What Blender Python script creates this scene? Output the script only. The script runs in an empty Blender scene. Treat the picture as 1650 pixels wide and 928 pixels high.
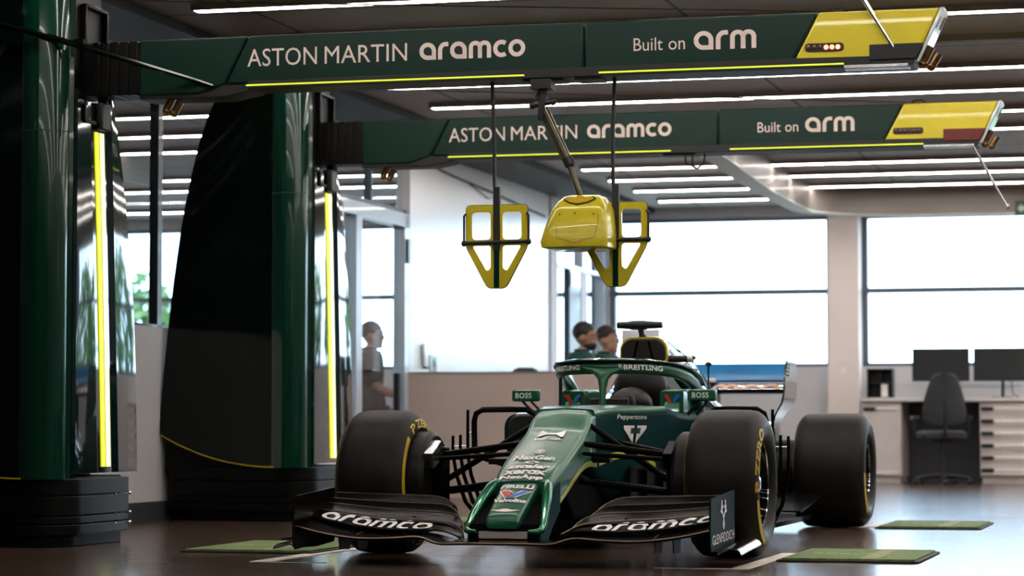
import bpy, bmesh, math, random
from mathutils import Vector, Matrix, noise
random.seed(7)
PI = math.pi
S = bpy.context.scene
COL = S.collection

# ------------------------------------------------------------------ camera, sky, exposure
YAW = math.radians(15)                      # the garage and the car are turned 15 degrees against the view
ORG = Vector((.206, 11.97, 0))              # garage origin: on the floor between the front wheels
FPX, CAMH, PITCH = 4150.0, .60, math.atan(221 / 4150.0)
cd = bpy.data.cameras.new('camera')
cd.sensor_width = 36; cd.lens = 36 * FPX / 1650
cd.dof.use_dof = True; cd.dof.focus_distance = 11.7; cd.dof.aperture_fstop = 3.2
cam = bpy.data.objects.new('camera', cd); COL.objects.link(cam)
cam.location = (0, 0, CAMH); cam.rotation_euler = (PI / 2 + PITCH, 0, 0)
S.camera = cam
w = bpy.data.worlds.new('sky'); S.world = w; w.use_nodes = True
wn = w.node_tree.nodes; wl = w.node_tree.links
bg = wn['Background']; bg.inputs['Strength'].default_value = 8.0
wtc = wn.new('ShaderNodeTexCoord'); wno = wn.new('ShaderNodeTexNoise'); wno.inputs['Scale'].default_value = 2.2
wno.inputs['Detail'].default_value = 5
wr = wn.new('ShaderNodeValToRGB')
wr.color_ramp.elements[0].position = .35; wr.color_ramp.elements[0].color = (.45, .72, 1, 1)
wr.color_ramp.elements[1].position = .65; wr.color_ramp.elements[1].color = (.84, .94, 1, 1)
wl.new(wtc.outputs['Generated'], wno.inputs['Vector']); wl.new(wno.outputs['Fac'], wr.inputs['Fac']); wl.new(wr.outputs['Color'], bg.inputs['Color'])
LAMP = 29.0                                 # strength of the ceiling strip lamps
S.view_settings.view_transform = 'Standard'; S.view_settings.look = 'None'
S.view_settings.gamma = 1; S.view_settings.use_curve_mapping = False
S.view_settings.exposure = 0.0
S.cycles.use_denoising = True; S.cycles.max_bounces = 10; S.cycles.transparent_max_bounces = 16
S.cycles.sample_clamp_indirect = 8; S.cycles.caustics_reflective = False; S.cycles.caustics_refractive = False

# ------------------------------------------------------------------ materials
def mat(name, col, rough=.5, metal=0, coat=0, var=.15, scale=8, bump=0, emit=None, spec=.5, coat_rough=.03, rvar=.0):
    m = bpy.data.materials.new(name); m.use_nodes = True
    n, l = m.node_tree.nodes, m.node_tree.links
    b = n['Principled BSDF']
    b.inputs['Roughness'].default_value = rough; b.inputs['Metallic'].default_value = metal
    b.inputs['Coat Weight'].default_value = coat; b.inputs['Coat Roughness'].default_value = coat_rough
    b.inputs['Specular IOR Level'].default_value = spec
    t = n.new('ShaderNodeTexCoord'); no = n.new('ShaderNodeTexNoise')
    no.inputs['Scale'].default_value = scale; no.inputs['Detail'].default_value = 4
    l.new(t.outputs['Object'], no.inputs['Vector'])
    r = n.new('ShaderNodeValToRGB')
    r.color_ramp.elements[0].position = .3; r.color_ramp.elements[1].position = .7
    r.color_ramp.elements[0].color = [c * (1 - var) for c in col] + [1]
    r.color_ramp.elements[1].color = [min(1, c * (1 + var)) for c in col] + [1]
    l.new(no.outputs['Fac'], r.inputs['Fac']); l.new(r.outputs['Color'], b.inputs['Base Color'])
    if rvar:
        mr = n.new('ShaderNodeMapRange'); mr.inputs['To Min'].default_value = max(0, rough - rvar); mr.inputs['To Max'].default_value = rough + rvar
        l.new(no.outputs['Fac'], mr.inputs['Value']); l.new(mr.outputs['Result'], b.inputs['Roughness'])
    if bump:
        bp = n.new('ShaderNodeBump'); bp.inputs['Strength'].default_value = bump; bp.inputs['Distance'].default_value = .01
        l.new(no.outputs['Fac'], bp.inputs['Height']); l.new(bp.outputs['Normal'], b.inputs['Normal'])
    if emit:
        b.inputs['Emission Color'].default_value = list(emit[:3]) + [1]; b.inputs['Emission Strength'].default_value = emit[3]
    return m

def glass(name, tint=(1, 1, 1), ior=1.25):
    m = bpy.data.materials.new(name); m.use_nodes = True
    n, l = m.node_tree.nodes, m.node_tree.links; n.clear()
    o = n.new('ShaderNodeOutputMaterial'); mx = n.new('ShaderNodeMixShader')
    t = n.new('ShaderNodeBsdfTransparent'); t.inputs['Color'].default_value = list(tint) + [1]
    g = n.new('ShaderNodeBsdfGlossy'); g.inputs['Roughness'].default_value = .01
    f = n.new('ShaderNodeFresnel'); 
    ge = n.new('ShaderNodeNewGeometry'); mi = n.new('ShaderNodeMapRange'); mi.inputs['To Min'].default_value = ior; mi.inputs['To Max'].default_value = 1 / ior
    l.new(ge.outputs['Backfacing'], mi.inputs['Value']); l.new(mi.outputs['Result'], f.inputs['IOR'])
    tc = n.new('ShaderNodeTexCoord'); no = n.new('ShaderNodeTexNoise'); no.inputs['Scale'].default_value = 3
    mr = n.new('ShaderNodeMapRange'); mr.inputs['To Min'].default_value = .005; mr.inputs['To Max'].default_value = .02
    l.new(tc.outputs['Object'], no.inputs['Vector']); l.new(no.outputs['Fac'], mr.inputs['Value']); l.new(mr.outputs['Result'], g.inputs['Roughness'])
    l.new(f.outputs['Fac'], mx.inputs['Fac']); l.new(t.outputs['BSDF'], mx.inputs[1]); l.new(g.outputs['BSDF'], mx.inputs[2])
    l.new(mx.outputs['Shader'], o.inputs['Surface'])
    return m

M = {}
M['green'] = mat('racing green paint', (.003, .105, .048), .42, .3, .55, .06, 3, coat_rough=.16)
M['rail_green'] = mat('bright green gloss', (.003, .17, .075), .22, .45, 1, .06, 3)
M['green_dark'] = mat('deep green paint', (.003, .035, .03), .25, .2, 1, .08, 3)
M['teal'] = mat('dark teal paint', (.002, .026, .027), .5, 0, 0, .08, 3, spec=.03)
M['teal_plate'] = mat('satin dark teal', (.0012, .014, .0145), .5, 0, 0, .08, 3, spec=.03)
M['plinth'] = mat('black plinth cladding', (.0035, .0035, .0035), .4, 0, 0, .2, 10, spec=.12)
M['edge_glint'] = mat('bronze edge glint', (.30, .21, .15), .3, .9, 0, .2, 30)  # bronze colour that paints the glint along the front wing edges
M['teal_gloss'] = mat('teal gloss paint', (.003, .030, .032), .2, .2, 1, .08, 3)
M['beam_green'] = mat('beam green paint', (.004, .026, .018), .38, .0, .06, .1, 2, coat_rough=.12, spec=.25)
M['column_green'] = mat('column green gloss', (.002, .032, .019), .14, .1, .45, .1, 2)
M['clad'] = mat('cladding gloss', (.003, .012, .012), .05, 0, 1, .1, 2)
M['black_gloss'] = mat('black gloss', (.002, .005, .0035), .07, 0, 0, .15, 2, spec=.22)
M['carbon'] = mat('carbon black', (.0032, .003, .0028), .22, .0, .0, .25, 60, spec=.04)
M['carbon_matte'] = mat('matte carbon', (.005, .0045, .004), .45, .0, .0, .25, 40, spec=.2)
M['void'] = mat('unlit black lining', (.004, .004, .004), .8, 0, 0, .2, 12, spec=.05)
M['black'] = mat('black plastic', (.012, .012, .012), .5, 0, 0, .2, 12)
M['rubber'] = mat('tyre rubber', (.0095, .0075, .0062), .48, 0, 0, .3, 9, .03, rvar=.06, spec=.2)
M['yellow'] = mat('yellow paint', (.70, .58, .018), .28, 0, .6, .05, 4)
M['yellow_mark'] = mat('yellow print', (.55, .36, .01), .5, 0, 0, .06, 20)
M['lime'] = mat('lime stripe', (.40, .42, .01), .35, 0, .4, .06, 12)
M['white_print'] = mat('white print', (.90, .87, .84), .5, 0, 0, .03, 20)
M['pink_print'] = mat('pale beam lettering', (.80, .66, .60), .55, 0, 0, .04, 10)
M['red_print'] = mat('red print', (.70, .04, .02), .4, 0, .3, .04, 20)
M['blue_print'] = mat('blue print', (.02, .16, .62), .4, 0, .3, .04, 20)
M['blue'] = mat('blue wing surface', (.012, .19, .46), .3, 0, 1, .12, 3)  # blue base colour of the rear wing planes
M['orange_print'] = mat('peach print', (.85, .48, .30), .5, 0, 0, .04, 20)
M['steel'] = mat('brushed steel', (.55, .56, .58), .25, 1, 0, .08, 30)
M['chrome'] = mat('chrome', (.75, .76, .78), .12, 1, 0, .05, 10)
M['brass'] = mat('brass', (.28, .16, .07), .3, 1, 0, .25, 40)
M['bronze'] = mat('bronze tube', (.13, .11, .07), .28, .8, .2, .2, 20)
M['pale_cap'] = mat('pale end cap', (.60, .66, .70), .12, .2, 1, .1, 4)
M['led_yellow'] = mat('yellow light strip', (.7, .8, .05), .4, 0, 0, .03, 4, emit=(.80, .80, .0, .95))
M['led_white'] = mat('warm yellow light strip', (.8, .8, .3), .4, 0, 0, .03, 4, emit=(1, .98, .50, 1.25))
M['led_lime'] = mat('lime light strip', (.5, .6, .03), .4, 0, 0, .03, 4, emit=(.66, .80, .05, 1.0))
M['lamp_red'] = mat('lit red lamp', (.8, .02, .02), .3, 0, 0, .02, 10, emit=(1, .10, .06, 9))
M['lamp_off'] = mat('unlit red lamp', (.10, .02, .02), .25, 0, .5, .1, 10)
M['dark_red'] = mat('dark red plastic', (.13, .006, .006), .3, 0, .4, .1, 10)
M['lamp'] = mat('lit ceiling diffuser', (.9, .9, .9), .5, 0, 0, .01, 4, emit=(1, .93, .87, LAMP))
M['lamp_dead'] = mat('unlit ceiling diffuser', (.16, .115, .095), .5, 0, 0, .05, 4)
M['housing'] = mat('lamp housing', (.35, .34, .33), .5, 0, 0, .05, 4)
M['wall'] = mat('white wall paint', (.66, .65, .66), .6, 0, 0, .04, 2)
M['gloss_white'] = mat('glossy white panel', (.85, .86, .88), .35, 0, 1, .02, 1, coat_rough=.25)
M['brown_wall'] = mat('taupe half wall', (.60, .475, .42), .5, 0, 0, .06, 1.5)
M['grey_wall'] = mat('grey wall', (.58, .57, .58), .6, 0, 0, .04, 2)
M['column'] = mat('pale column paint', (.80, .70, .66), .55, 0, 0, .04, 2)
M['dark_wall'] = mat('dark wall paint', (.10, .10, .105), .6, 0, 0, .05, 2)
M['skirting'] = mat('dark skirting', (.055, .06, .068), .4, 0, 0, .08, 5)
M['frame'] = mat('grey window frame', (.11, .13, .155), .4, .3, 0, .08, 5)
M['door_frame'] = mat('pale door frame', (.55, .66, .76), .3, .1, .4, .05, 3)
M['dark_frame'] = mat('black door leaf', (.012, .014, .018), .35, 0, .2, .1, 5)
M['soffit'] = mat('metallic soffit', (.30, .26, .235), .42, .25, .1, .12, 1.2)
M['soffit_under'] = mat('pale soffit underside', (.80, .86, .80), .5, 0, 0, .05, 2)
M['ceil_dark'] = mat('black ceiling void', (.010, .010, .011), .6, 0, 0, .25, 2)
M['cab'] = mat('cabinet paint', (.68, .62, .59), .45, 0, 0, .05, 3)
M['worktop'] = mat('worktop laminate', (.65, .60, .57), .4, 0, 0, .05, 3)
M['label'] = mat('pale drawer label', (.86, .80, .75), .5, 0, 0, .03, 8)
M['screen'] = mat('dark screen', (.012, .014, .017), .3, 0, .3, .1, 4)
M['fabric'] = mat('charcoal fabric', (.03, .033, .037), .85, 0, 0, .25, 60, .1)
M['mat_edge'] = mat('mat edge rubber', (.02, .022, .012), .7, 0, 0, .2, 20)
M['line'] = mat('pale floor tape', (.78, .66, .56), .5, 0, 0, .08, 10)
M['skin'] = mat('skin', (.42, .22, .15), .5, 0, 0, .12, 20)
M['hair'] = mat('black hair', (.010, .008, .007), .55, 0, 0, .3, 60, .3)
M['hair_brown'] = mat('dark brown hair', (.025, .014, .010), .55, 0, 0, .3, 60, .3)
M['shirt'] = mat('dark green shirt', (.004, .055, .042), .8, 0, 0, .15, 20)
M['shirt_black'] = mat('grey shirt', (.05, .045, .042), .8, 0, 0, .15, 20)
M['trouser'] = mat('dark trousers', (.02, .02, .024), .8, 0, 0, .15, 20)
M['foliage'] = mat('tree leaves', (.050, .125, .022), .7, 0, 0, .4, 1.2)
M['foliage_pale'] = mat('pale tree leaves', (.11, .20, .05), .7, 0, 0, .4, 1.2)
M['trunk'] = mat('bark', (.08, .055, .04), .8, 0, 0, .3, 6)
M['grass'] = mat('distant paving', (.17, .17, .145), .9, 0, 0, .25, .4)
M['exit_green'] = mat('exit sign green', (.03, .16, .10), .4, 0, 0, .05, 8)
M['under'] = mat('pale plate', (.42, .36, .34), .4, 0, 0, .05, 8)
M['glass'] = glass('window glass')
M['glass_door'] = glass('partition glass', (.93, .97, 1))
M['lens'] = mat('lens', (.01, .01, .012), .05, 0, 1, .05, 8)

def floor_mat():
    m = mat('polished resin floor', (.068, .040, .028), .25, 0, 0, .12, 1.3)
    n, l = m.node_tree.nodes, m.node_tree.links; b = n['Principled BSDF']
    t = n.new('ShaderNodeTexCoord'); mp = n.new('ShaderNodeMapping'); mp.inputs['Scale'].default_value = (.8, 6, 1)
    no = n.new('ShaderNodeTexNoise'); no.inputs['Scale'].default_value = 2.0; no.inputs['Detail'].default_value = 6
    mr = n.new('ShaderNodeMapRange'); mr.inputs['To Min'].default_value = .11; mr.inputs['To Max'].default_value = .27
    bp = n.new('ShaderNodeBump'); bp.inputs['Strength'].default_value = .035; bp.inputs['Distance'].default_value = .02
    l.new(t.outputs['Object'], mp.inputs['Vector']); l.new(mp.outputs['Vector'], no.inputs['Vector'])
    l.new(no.outputs['Fac'], mr.inputs['Value']); l.new(mr.outputs['Result'], b.inputs['Roughness'])
    l.new(no.outputs['Fac'], bp.inputs['Height']); l.new(bp.outputs['Normal'], b.inputs['Normal'])
    return m
M['floor'] = floor_mat()

def ceiling_mat():
    m = mat('grey ceiling rafts', (.44, .41, .39), .55, 0, 0, .14, .7)
    n, l = m.node_tree.nodes, m.node_tree.links; b = n['Principled BSDF']
    src = b.inputs['Base Color'].links[0].from_socket
    t = n.new('ShaderNodeTexCoord'); br = n.new('ShaderNodeTexBrick'); br.offset = 0
    br.inputs['Color1'].default_value = (1, 1, 1, 1); br.inputs['Color2'].default_value = (.86, .86, .86, 1); br.inputs['Mortar'].default_value = (.08, .08, .08, 1)
    br.inputs['Scale'].default_value = 1; br.inputs['Brick Width'].default_value = 2.4; br.inputs['Row Height'].default_value = 1.19; br.inputs['Mortar Size'].default_value = .012
    mx = n.new('ShaderNodeMix'); mx.data_type = 'RGBA'; mx.blend_type = 'MULTIPLY'; mx.inputs[0].default_value = 1
    l.new(t.outputs['Object'], br.inputs['Vector']); l.new(src, mx.inputs[6]); l.new(br.outputs['Color'], mx.inputs[7]); l.new(mx.outputs[2], b.inputs['Base Color'])
    return m
M['ceiling'] = ceiling_mat()

def mat_carpet():
    m = mat('green printed carpet', (.13, .19, .06), .9, 0, 0, .3, 40, .2)
    return m
M['carpet'] = mat_carpet()
M['carpet_pale'] = mat('worn pale print on carpet', (.26, .27, .13), .9, 0, 0, .3, 40)

# ------------------------------------------------------------------ mesh building
class MB:
    def __init__(s): s.v = []; s.f = []
    def add(s, vs, fs):
        k = len(s.v); s.v += [tuple(p) for p in vs]; s.f += [tuple(i + k for i in f) for f in fs]; return s
    def box(s, x0, x1, y0, y1, z0, z1):
        return s.add([(x0, y0, z0), (x1, y0, z0), (x1, y1, z0), (x0, y1, z0), (x0, y0, z1), (x1, y0, z1), (x1, y1, z1), (x0, y1, z1)],
                     [(0, 3, 2, 1), (4, 5, 6, 7), (0, 1, 5, 4), (1, 2, 6, 5), (2, 3, 7, 6), (3, 0, 4, 7)])
    def loft(s, secs, cap=True, closed=True):
        n = len(secs[0]); vs = [p for c in secs for p in c]; fs = []
        for i in range(len(secs) - 1):
            for j in range(n if closed else n - 1):
                a = i * n + j; b = i * n + (j + 1) % n
                fs.append((a, b, b + n, a + n))
        if cap and closed:
            fs.append(tuple(range(n))[::-1]); fs.append(tuple((len(secs) - 1) * n + j for j in range(n)))
        return s.add(vs, fs)
    def prism(s, poly, a0, a1, axis='y'):
        f = {'y': lambda p, a: (p[0], a, p[1]), 'x': lambda p, a: (a, p[0], p[1]), 'z': lambda p, a: (p[0], p[1], a)}[axis]
        return s.loft([[f(p, a0) for p in poly], [f(p, a1) for p in poly]])
    def tube(s, pts, r, n=10, closed=False, flat=1.0):
        P = [Vector(p) for p in pts]; R = r if isinstance(r, (list, tuple)) else [r] * len(P)
        N = len(P); secs = []; up = None
        for i in range(N):
            if closed: t = (P[(i + 1) % N] - P[i - 1]).normalized()
            else: t = (P[min(i + 1, N - 1)] - P[max(i - 1, 0)]).normalized()
            if up is None:
                up = Vector((0, 0, 1)) if abs(t.z) < .9 else Vector((0, 1, 0))
            up = (up - t * up.dot(t)).normalized(); sd = t.cross(up)
            secs.append([P[i] + (sd * math.cos(2 * PI * k / n) + up * math.sin(2 * PI * k / n) * flat) * R[i] for k in range(n)])
        if closed: secs.append(secs[0])
        return s.loft(secs, cap=not closed)
    def lathe(s, prof, c=(0, 0, 0), axis='z', n=32, caps=False):
        secs = []
        for (h, r) in prof:
            ring = []
            for k in range(n):
                a = 2 * PI * k / n; u, v = r * math.cos(a), r * math.sin(a)
                p = {'z': (u, v, h), 'x': (h, u, v), 'y': (u, h, v)}[axis]
                ring.append((p[0] + c[0], p[1] + c[1], p[2] + c[2]))
            secs.append(ring)
        return s.loft(secs, cap=caps)
    def ball(s, c, r, n=14, m=9):
        r = r if isinstance(r, (list, tuple)) else (r, r, r)
        secs = []
        for i in range(m + 1):
            t = -PI / 2 + PI * i / m; q = max(math.cos(t), .02)
            secs.append([(c[0] + r[0] * q * math.cos(2 * PI * k / n), c[1] + r[1] * q * math.sin(2 * PI * k / n), c[2] + r[2] * math.sin(t)) for k in range(n)])
        return s.loft(secs)
    def mirror(s):
        k = len(s.v); vs = [(-p[0], p[1], p[2]) for p in s.v]; fs = [tuple(reversed(f)) for f in s.f]
        return s.add(vs, fs)
    def shift(s, d):
        s.v = [(p[0] + d[0], p[1] + d[1], p[2] + d[2]) for p in s.v]; return s
    def build(s, name, m, parent=None, bevel=0, smooth=35, label=None, seg=2, sub=0):
        me = bpy.data.meshes.new(name); me.from_pydata(s.v, [], s.f); me.validate()
        b = bmesh.new(); b.from_mesh(me); bmesh.ops.recalc_face_normals(b, faces=b.faces); b.to_mesh(me); b.free()
        me.materials.append(M[m] if isinstance(m, str) else m)
        if smooth:
            me.shade_smooth(); me.set_sharp_from_angle(angle=math.radians(smooth))
        o = bpy.data.objects.new(name, me); COL.objects.link(o)
        if parent: o.parent = parent
        if label: o['label'] = label
        if bevel:
            md = o.modifiers.new('bevel', 'BEVEL'); md.width = bevel; md.segments = seg; md.limit_method = 'ANGLE'; md.angle_limit = math.radians(40)
        if sub:
            md = o.modifiers.new('sub', 'SUBSURF'); md.levels = sub; md.render_levels = sub
        return o

def G(x, y, z=0):
    c, s_ = math.cos(YAW), math.sin(YAW)
    return Vector((ORG.x + c * x + s_ * y, ORG.y - s_ * x + c * y, z))

def tag(o, label, cat, group=None, kind=None):
    o['label'] = label; o['category'] = cat
    if group: o['group'] = group
    if kind: o['kind'] = kind
    return o

def thing(name, label, cat, x, y, z=0, rz=0, group=None):
    o = bpy.data.objects.new(name, None); COL.objects.link(o)
    o.location = G(x, y, z); o.rotation_euler = (0, 0, -YAW + rz); o.empty_display_size = .1
    return tag(o, label, cat, group)

def place(o, x=0, y=0, z=0, rz=0):
    o.location = G(x, y, z); o.rotation_euler = (0, 0, -YAW + rz); return o

def struct(name, mb, m, label, bevel=0, smooth=35):
    o = place(mb.build(name, m, None, bevel, smooth)); return tag(o, label, name.split('_')[0], None, 'structure')

def copy_tree(o, parent=None):
    c = o.copy(); COL.objects.link(c)
    if parent: c.parent = parent
    for ch in list(o.children): copy_tree(ch, c)
    return c

def round_poly(pts, r, n=4):
    out = []; N = len(pts)
    for i in range(N):
        p = Vector(pts[i]); a = (Vector(pts[i - 1]) - p); b = (Vector(pts[(i + 1) % N]) - p)
        rr = min(r, a.length * .45, b.length * .45); a = p + a.normalized() * rr; b = p + b.normalized() * rr
        for k in range(n + 1):
            t = k / n; out.append(tuple((1 - t) ** 2 * a + 2 * t * (1 - t) * p + t * t * b))
    return out

def plate(polys, thick):
    """a flat plate with holes (2-D curve fill) -> (verts, faces), centred in thickness along y, drawn in x,z"""
    c = bpy.data.curves.new('p', 'CURVE'); c.dimensions = '2D'; c.fill_mode = 'BOTH'; c.extrude = thick / 2
    for poly in polys:
        sp = c.splines.new('POLY'); sp.points.add(len(poly) - 1); sp.use_cyclic_u = True
        for q, p in zip(sp.points, poly): q.co = (p[0], p[1], 0, 1)
    o = bpy.data.objects.new('p', c); COL.objects.link(o)
    dg = bpy.context.evaluated_depsgraph_get(); dg.update(); e = o.evaluated_get(dg); me = e.to_mesh()
    vs = [(v.co.x, -v.co.z, v.co.y) for v in me.vertices]; fs = [tuple(p.vertices) for p in me.polygons]
    e.to_mesh_clear(); bpy.data.objects.remove(o); bpy.data.curves.remove(c)
    return vs, fs

_txt = {}
def text2d(s, shear=0, bold=0.0, space=1.0):
    k = (s, shear, bold, space)
    if k in _txt: return _txt[k]
    c = bpy.data.curves.new('t', 'FONT'); c.body = s; c.resolution_u = 3; c.shear = shear; c.offset = bold; c.space_character = space
    o = bpy.data.objects.new('t', c); COL.objects.link(o)
    dg = bpy.context.evaluated_depsgraph_get(); dg.update(); e = o.evaluated_get(dg); me = e.to_mesh()
    vs = [(v.co.x, v.co.y) for v in me.vertices]; fs = [tuple(p.vertices) for p in me.polygons]
    e.to_mesh_clear(); bpy.data.objects.remove(o); bpy.data.curves.remove(c)
    x0 = min(v[0] for v in vs); x1 = max(v[0] for v in vs); y0 = min(v[1] for v in vs); y1 = max(v[1] for v in vs)
    vs = [((a - x0) / (x1 - x0), (b - y0) / (y1 - y0)) for a, b in vs]
    _txt[k] = (vs, fs); return _txt[k]

def ribbon(pts, t, closed=False):
    P = [Vector(p) for p in pts]; N = len(P); vs = []; fs = []
    for i in range(N):
        if closed: a, b = P[i - 1], P[(i + 1) % N]
        else: a, b = P[max(i - 1, 0)], P[min(i + 1, N - 1)]
        d = (b - a).normalized(); n = Vector((-d.y, d.x)); vs += [tuple(P[i] + n * t / 2), tuple(P[i] - n * t / 2)]
    for i in range(N if closed else N - 1):
        j = (i + 1) % N; fs.append((2 * i, 2 * i + 1, 2 * j + 1, 2 * j))
    return vs, fs

def arc(cx, cy, r, a0, a1, n=14, ry=None):
    return [(cx + r * math.cos(math.radians(a0 + (a1 - a0) * k / n)), cy + (ry or r) * math.sin(math.radians(a0 + (a1 - a0) * k / n))) for k in range(n + 1)]

def rounded_word(word, t=.24):
    """single-storey rounded lettering (a r m c o), unit height, returns normalised verts"""
    V, F = [], []
    def put(pts, dx, closed=False):
        vs, fs = ribbon(pts, t, closed); k = len(V)
        V.extend((a + dx, b) for a, b in vs); F.extend(tuple(i + k for i in f) for f in fs)
    x = 0; h = t / 2; R = .5 - h
    for ch in word:
        if ch == 'a':
            put(arc(.5, .5, R, 0, 180)[:] + [(h, .5)] + arc(.5, .5, R, 180, 270, 7) + [(1 - h, h)], x)
            put([(1 - h, 0), (1 - h, .55)], x); x += 1.12
        elif ch == 'r':
            put([(h, 0), (h, .5)] + arc(.42, .5, R - .08 + .0, 180, 95, 7, R) + [(.62, 1 - h)], x); x += .72
        elif ch == 'm':
            r2 = .27
            put([(h, 0), (h, .62)] + arc(h + r2, .62, r2, 180, 0, 10, .38 - h) + [(h + 2 * r2, 0)], x)
            put(arc(h + 3 * r2, .62, r2, 180, 0, 10, .38 - h) + [(h + 4 * r2, 0)], x); x += 4 * r2 + t + .12
        elif ch == 'c':
            put(arc(.5, .5, R, 52, 308, 18), x); x += .90
        elif ch == 'o':
            put(arc(.5, .5, R, 0, 360, 24)[:-1], x, True); x += 1.1
    x0 = min(v[0] for v in V); x1 = max(v[0] for v in V)
    return [((a - x0) / (x1 - x0), b) for a, b in V], F

def decal(name, shapes, fn, m, parent, label=None, cuts=0):
    """lay a 2-D shape (u,v in 0..1) on a surface: fn(u,v) -> point"""
    mb = MB(); vs, fs = shapes
    mb.add([fn(u, v) for u, v in vs], fs)
    me = bpy.data.meshes.new(name); me.from_pydata(mb.v, [], mb.f); me.materials.append(M[m])
    o = bpy.data.objects.new(name, me); COL.objects.link(o); o.parent = parent
    if label: o['label'] = label
    return o

def lerp_tab(tab, x):
    if x <= tab[0][0]: return tab[0][1]
    for (a, b), (c, d) in zip(tab, tab[1:]):
        if x <= c:
            t = (x - a) / (c - a); return b + (d - b) * t
    return tab[-1][1]
def smooth_tab(tab, x):
    if x <= tab[0][0]: return tab[0][1]
    if x >= tab[-1][0]: return tab[-1][1]
    n = len(tab)
    for i in range(n - 1):
        if x <= tab[i + 1][0]:
            x0, y0 = tab[i]; x1, y1 = tab[i + 1]; h = x1 - x0; t = (x - x0) / h
            m0 = (y1 - tab[i - 1][1]) / (x1 - tab[i - 1][0]) if i > 0 else (y1 - y0) / h
            m1 = (tab[i + 2][1] - y0) / (tab[i + 2][0] - x0) if i < n - 2 else (y1 - y0) / h
            return (2 * t ** 3 - 3 * t * t + 1) * y0 + (t ** 3 - 2 * t * t + t) * h * m0 + (-2 * t ** 3 + 3 * t * t) * y1 + (t ** 3 - t * t) * h * m1

# ------------------------------------------------------------------ setting
ZC = 3.0; XL = -3.5; YB = 16.3; XR = 9.0; YF = -16.0; XLL = -13.0
b = MB().box(XLL, XR, YF, YB + .2, -.1, 0)
struct('floor', b, 'floor', 'dark brown polished resin floor mirroring the bright windows')
b = MB().box(XL + .55, XR, YF, YB + .2, ZC, ZC + .1); b.box(XLL, XL, YF, YB + .2, ZC, ZC + .1)
struct('ceiling', b, 'ceiling', 'grey panelled ceiling with long strip lamps')
b = MB().box(XL, XL + .55, YF, YB, ZC - .06, ZC + .1)
struct('trim_ceiling', b, 'ceil_dark', 'black band along the ceiling edge above the glass partition')
# back wall with windows
b = MB()
b.box(XLL, XR, YB, YB + .2, 0, 1.235); b.box(XLL, XR, YB, YB + .2, 2.88, ZC)
b.box(-3.62, -3.46, YB, YB + .2, 1.2, 2.9)
struct('wall_back', b, 'grey_wall', 'pale grey back wall below and above the bright windows')
b = MB().box(-.985, -.655, YB - .28, YB + .1, 0, ZC)
struct('wall_column', b, 'column', 'pale pinkish square column between the two bright windows')
def window(name, x0, x1, label):
    f = MB(); y0, y1 = YB + .04, YB + .14
    f.box(x0, x1, y0, y1, 1.235, 1.275); f.box(x0, x1, y0, y1, 2.84, 2.88); f.box(x0, x1, y0 - .04, y1, 2.03, 2.085)
    f.box(x0, x0 + .06, y0, y1, 1.235, 2.88); f.box(x1 - .06, x1, y0, y1, 1.235, 2.88)
    o = struct(name, f, 'frame', label, 0)
    MB().box(x0 + .05, x1 - .05, y0 + .05, y0 + .056, 1.27, 2.85).build('pane', 'glass', o)
    return o
window('window_1', -3.46, -.985, 'wide bright window between the corner and the pale column')
window('window_2', -.655, XR, 'wide bright window above the workbench and drawers')
window('window_3', XLL, -3.62, 'tree-filled window far behind the glass partition')
b = MB().box(XR, XR + .15, YF, YB + .2, 0, ZC); struct('wall_right', b, 'dark_wall', 'plain dark side wall beyond the drawers')
b = MB().box(XLL - .15, XL + 12.6, YF - .15, YF, 0, ZC); struct('wall_front', b, 'skirting', 'grey wall behind the viewer')
b = MB().box(XLL - .15, XLL, YF, YB + .2, 0, ZC); struct('wall_left', b, 'grey_wall', 'far wall of the room behind the glass partition')
# glass partition along the garage (low wall, skirting, posts, panes)
b = MB().box(XL - .12, XL, YF, .6, 0, 1.222)
struct('wall_garage', b, 'black', 'black low wall beside the near pillar, in front of the car')  # unseen stretch of the low wall, made black to darken the gloss pillar's reflection
b = MB().box(XL - .12, XL, .6, 7.08, 0, 1.222)
struct('wall_partition', b, 'wall', 'low white wall under the glass between the two gantry pillars')
b = MB().box(XL, XL + .015, YF, 7.08, 0, .12); b.box(XL, XL + .02, YF, 7.08, .085, .1)
struct('baseboard_partition', b, 'skirting', 'dark grey skirting along the low white wall')
f = MB()
for yy in (-8, -4, 0, 3.68, 7.08): f.box(XL - .09, XL - .03, yy - .035, yy + .035, 1.22, ZC)
f.box(XL - .09, XL - .03, YF, 7.08, 1.222, 1.24)
o = struct('window_4', f, 'dark_frame', 'clear glass screen standing on the low white wall')
MB().box(XL - .064, XL - .058, YF, 7.05, 1.23, ZC).build('pane', 'glass_door', o)
# glass doors and side wall
f = MB()
f.box(XL - .1, XL, 7.12, 7.24, 0, 2.34); f.box(XL - .1, XL, 8.82, 8.95, 0, 2.34); f.box(XL - .1, XL, 7.12, 8.95, 2.25, 2.36)
f.box(XL - .1, XL, 7.55, 7.70, 0, 2.26)
o = struct('door_1', f, 'door_frame', 'tall glass door with pale blue frame beside the white panel wall')
MB().box(XL - .06, XL - .054, 7.24, 8.82, .02, 2.25).build('pane', 'glass_door', o)
g_ = MB().box(XL - .06, XL - .02, 7.705, 7.735, .05, 2.25); g_.build('leaf_edge', 'dark_frame', o)
h_ = MB().tube([(XL - .02, 7.78, 1.03), (XL + .05, 7.78, 1.03), (XL + .05, 7.9, 1.03)], .012, 8); h_.build('handle', 'dark_frame', o)
MB().box(XL - .07, XL - .03, 8.74, 8.8, .0, 1.03).box(XL - .01, XL + .02, 8.86, 8.93, 1.95, 2.15).build('closer', 'dark_frame', o)
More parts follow.
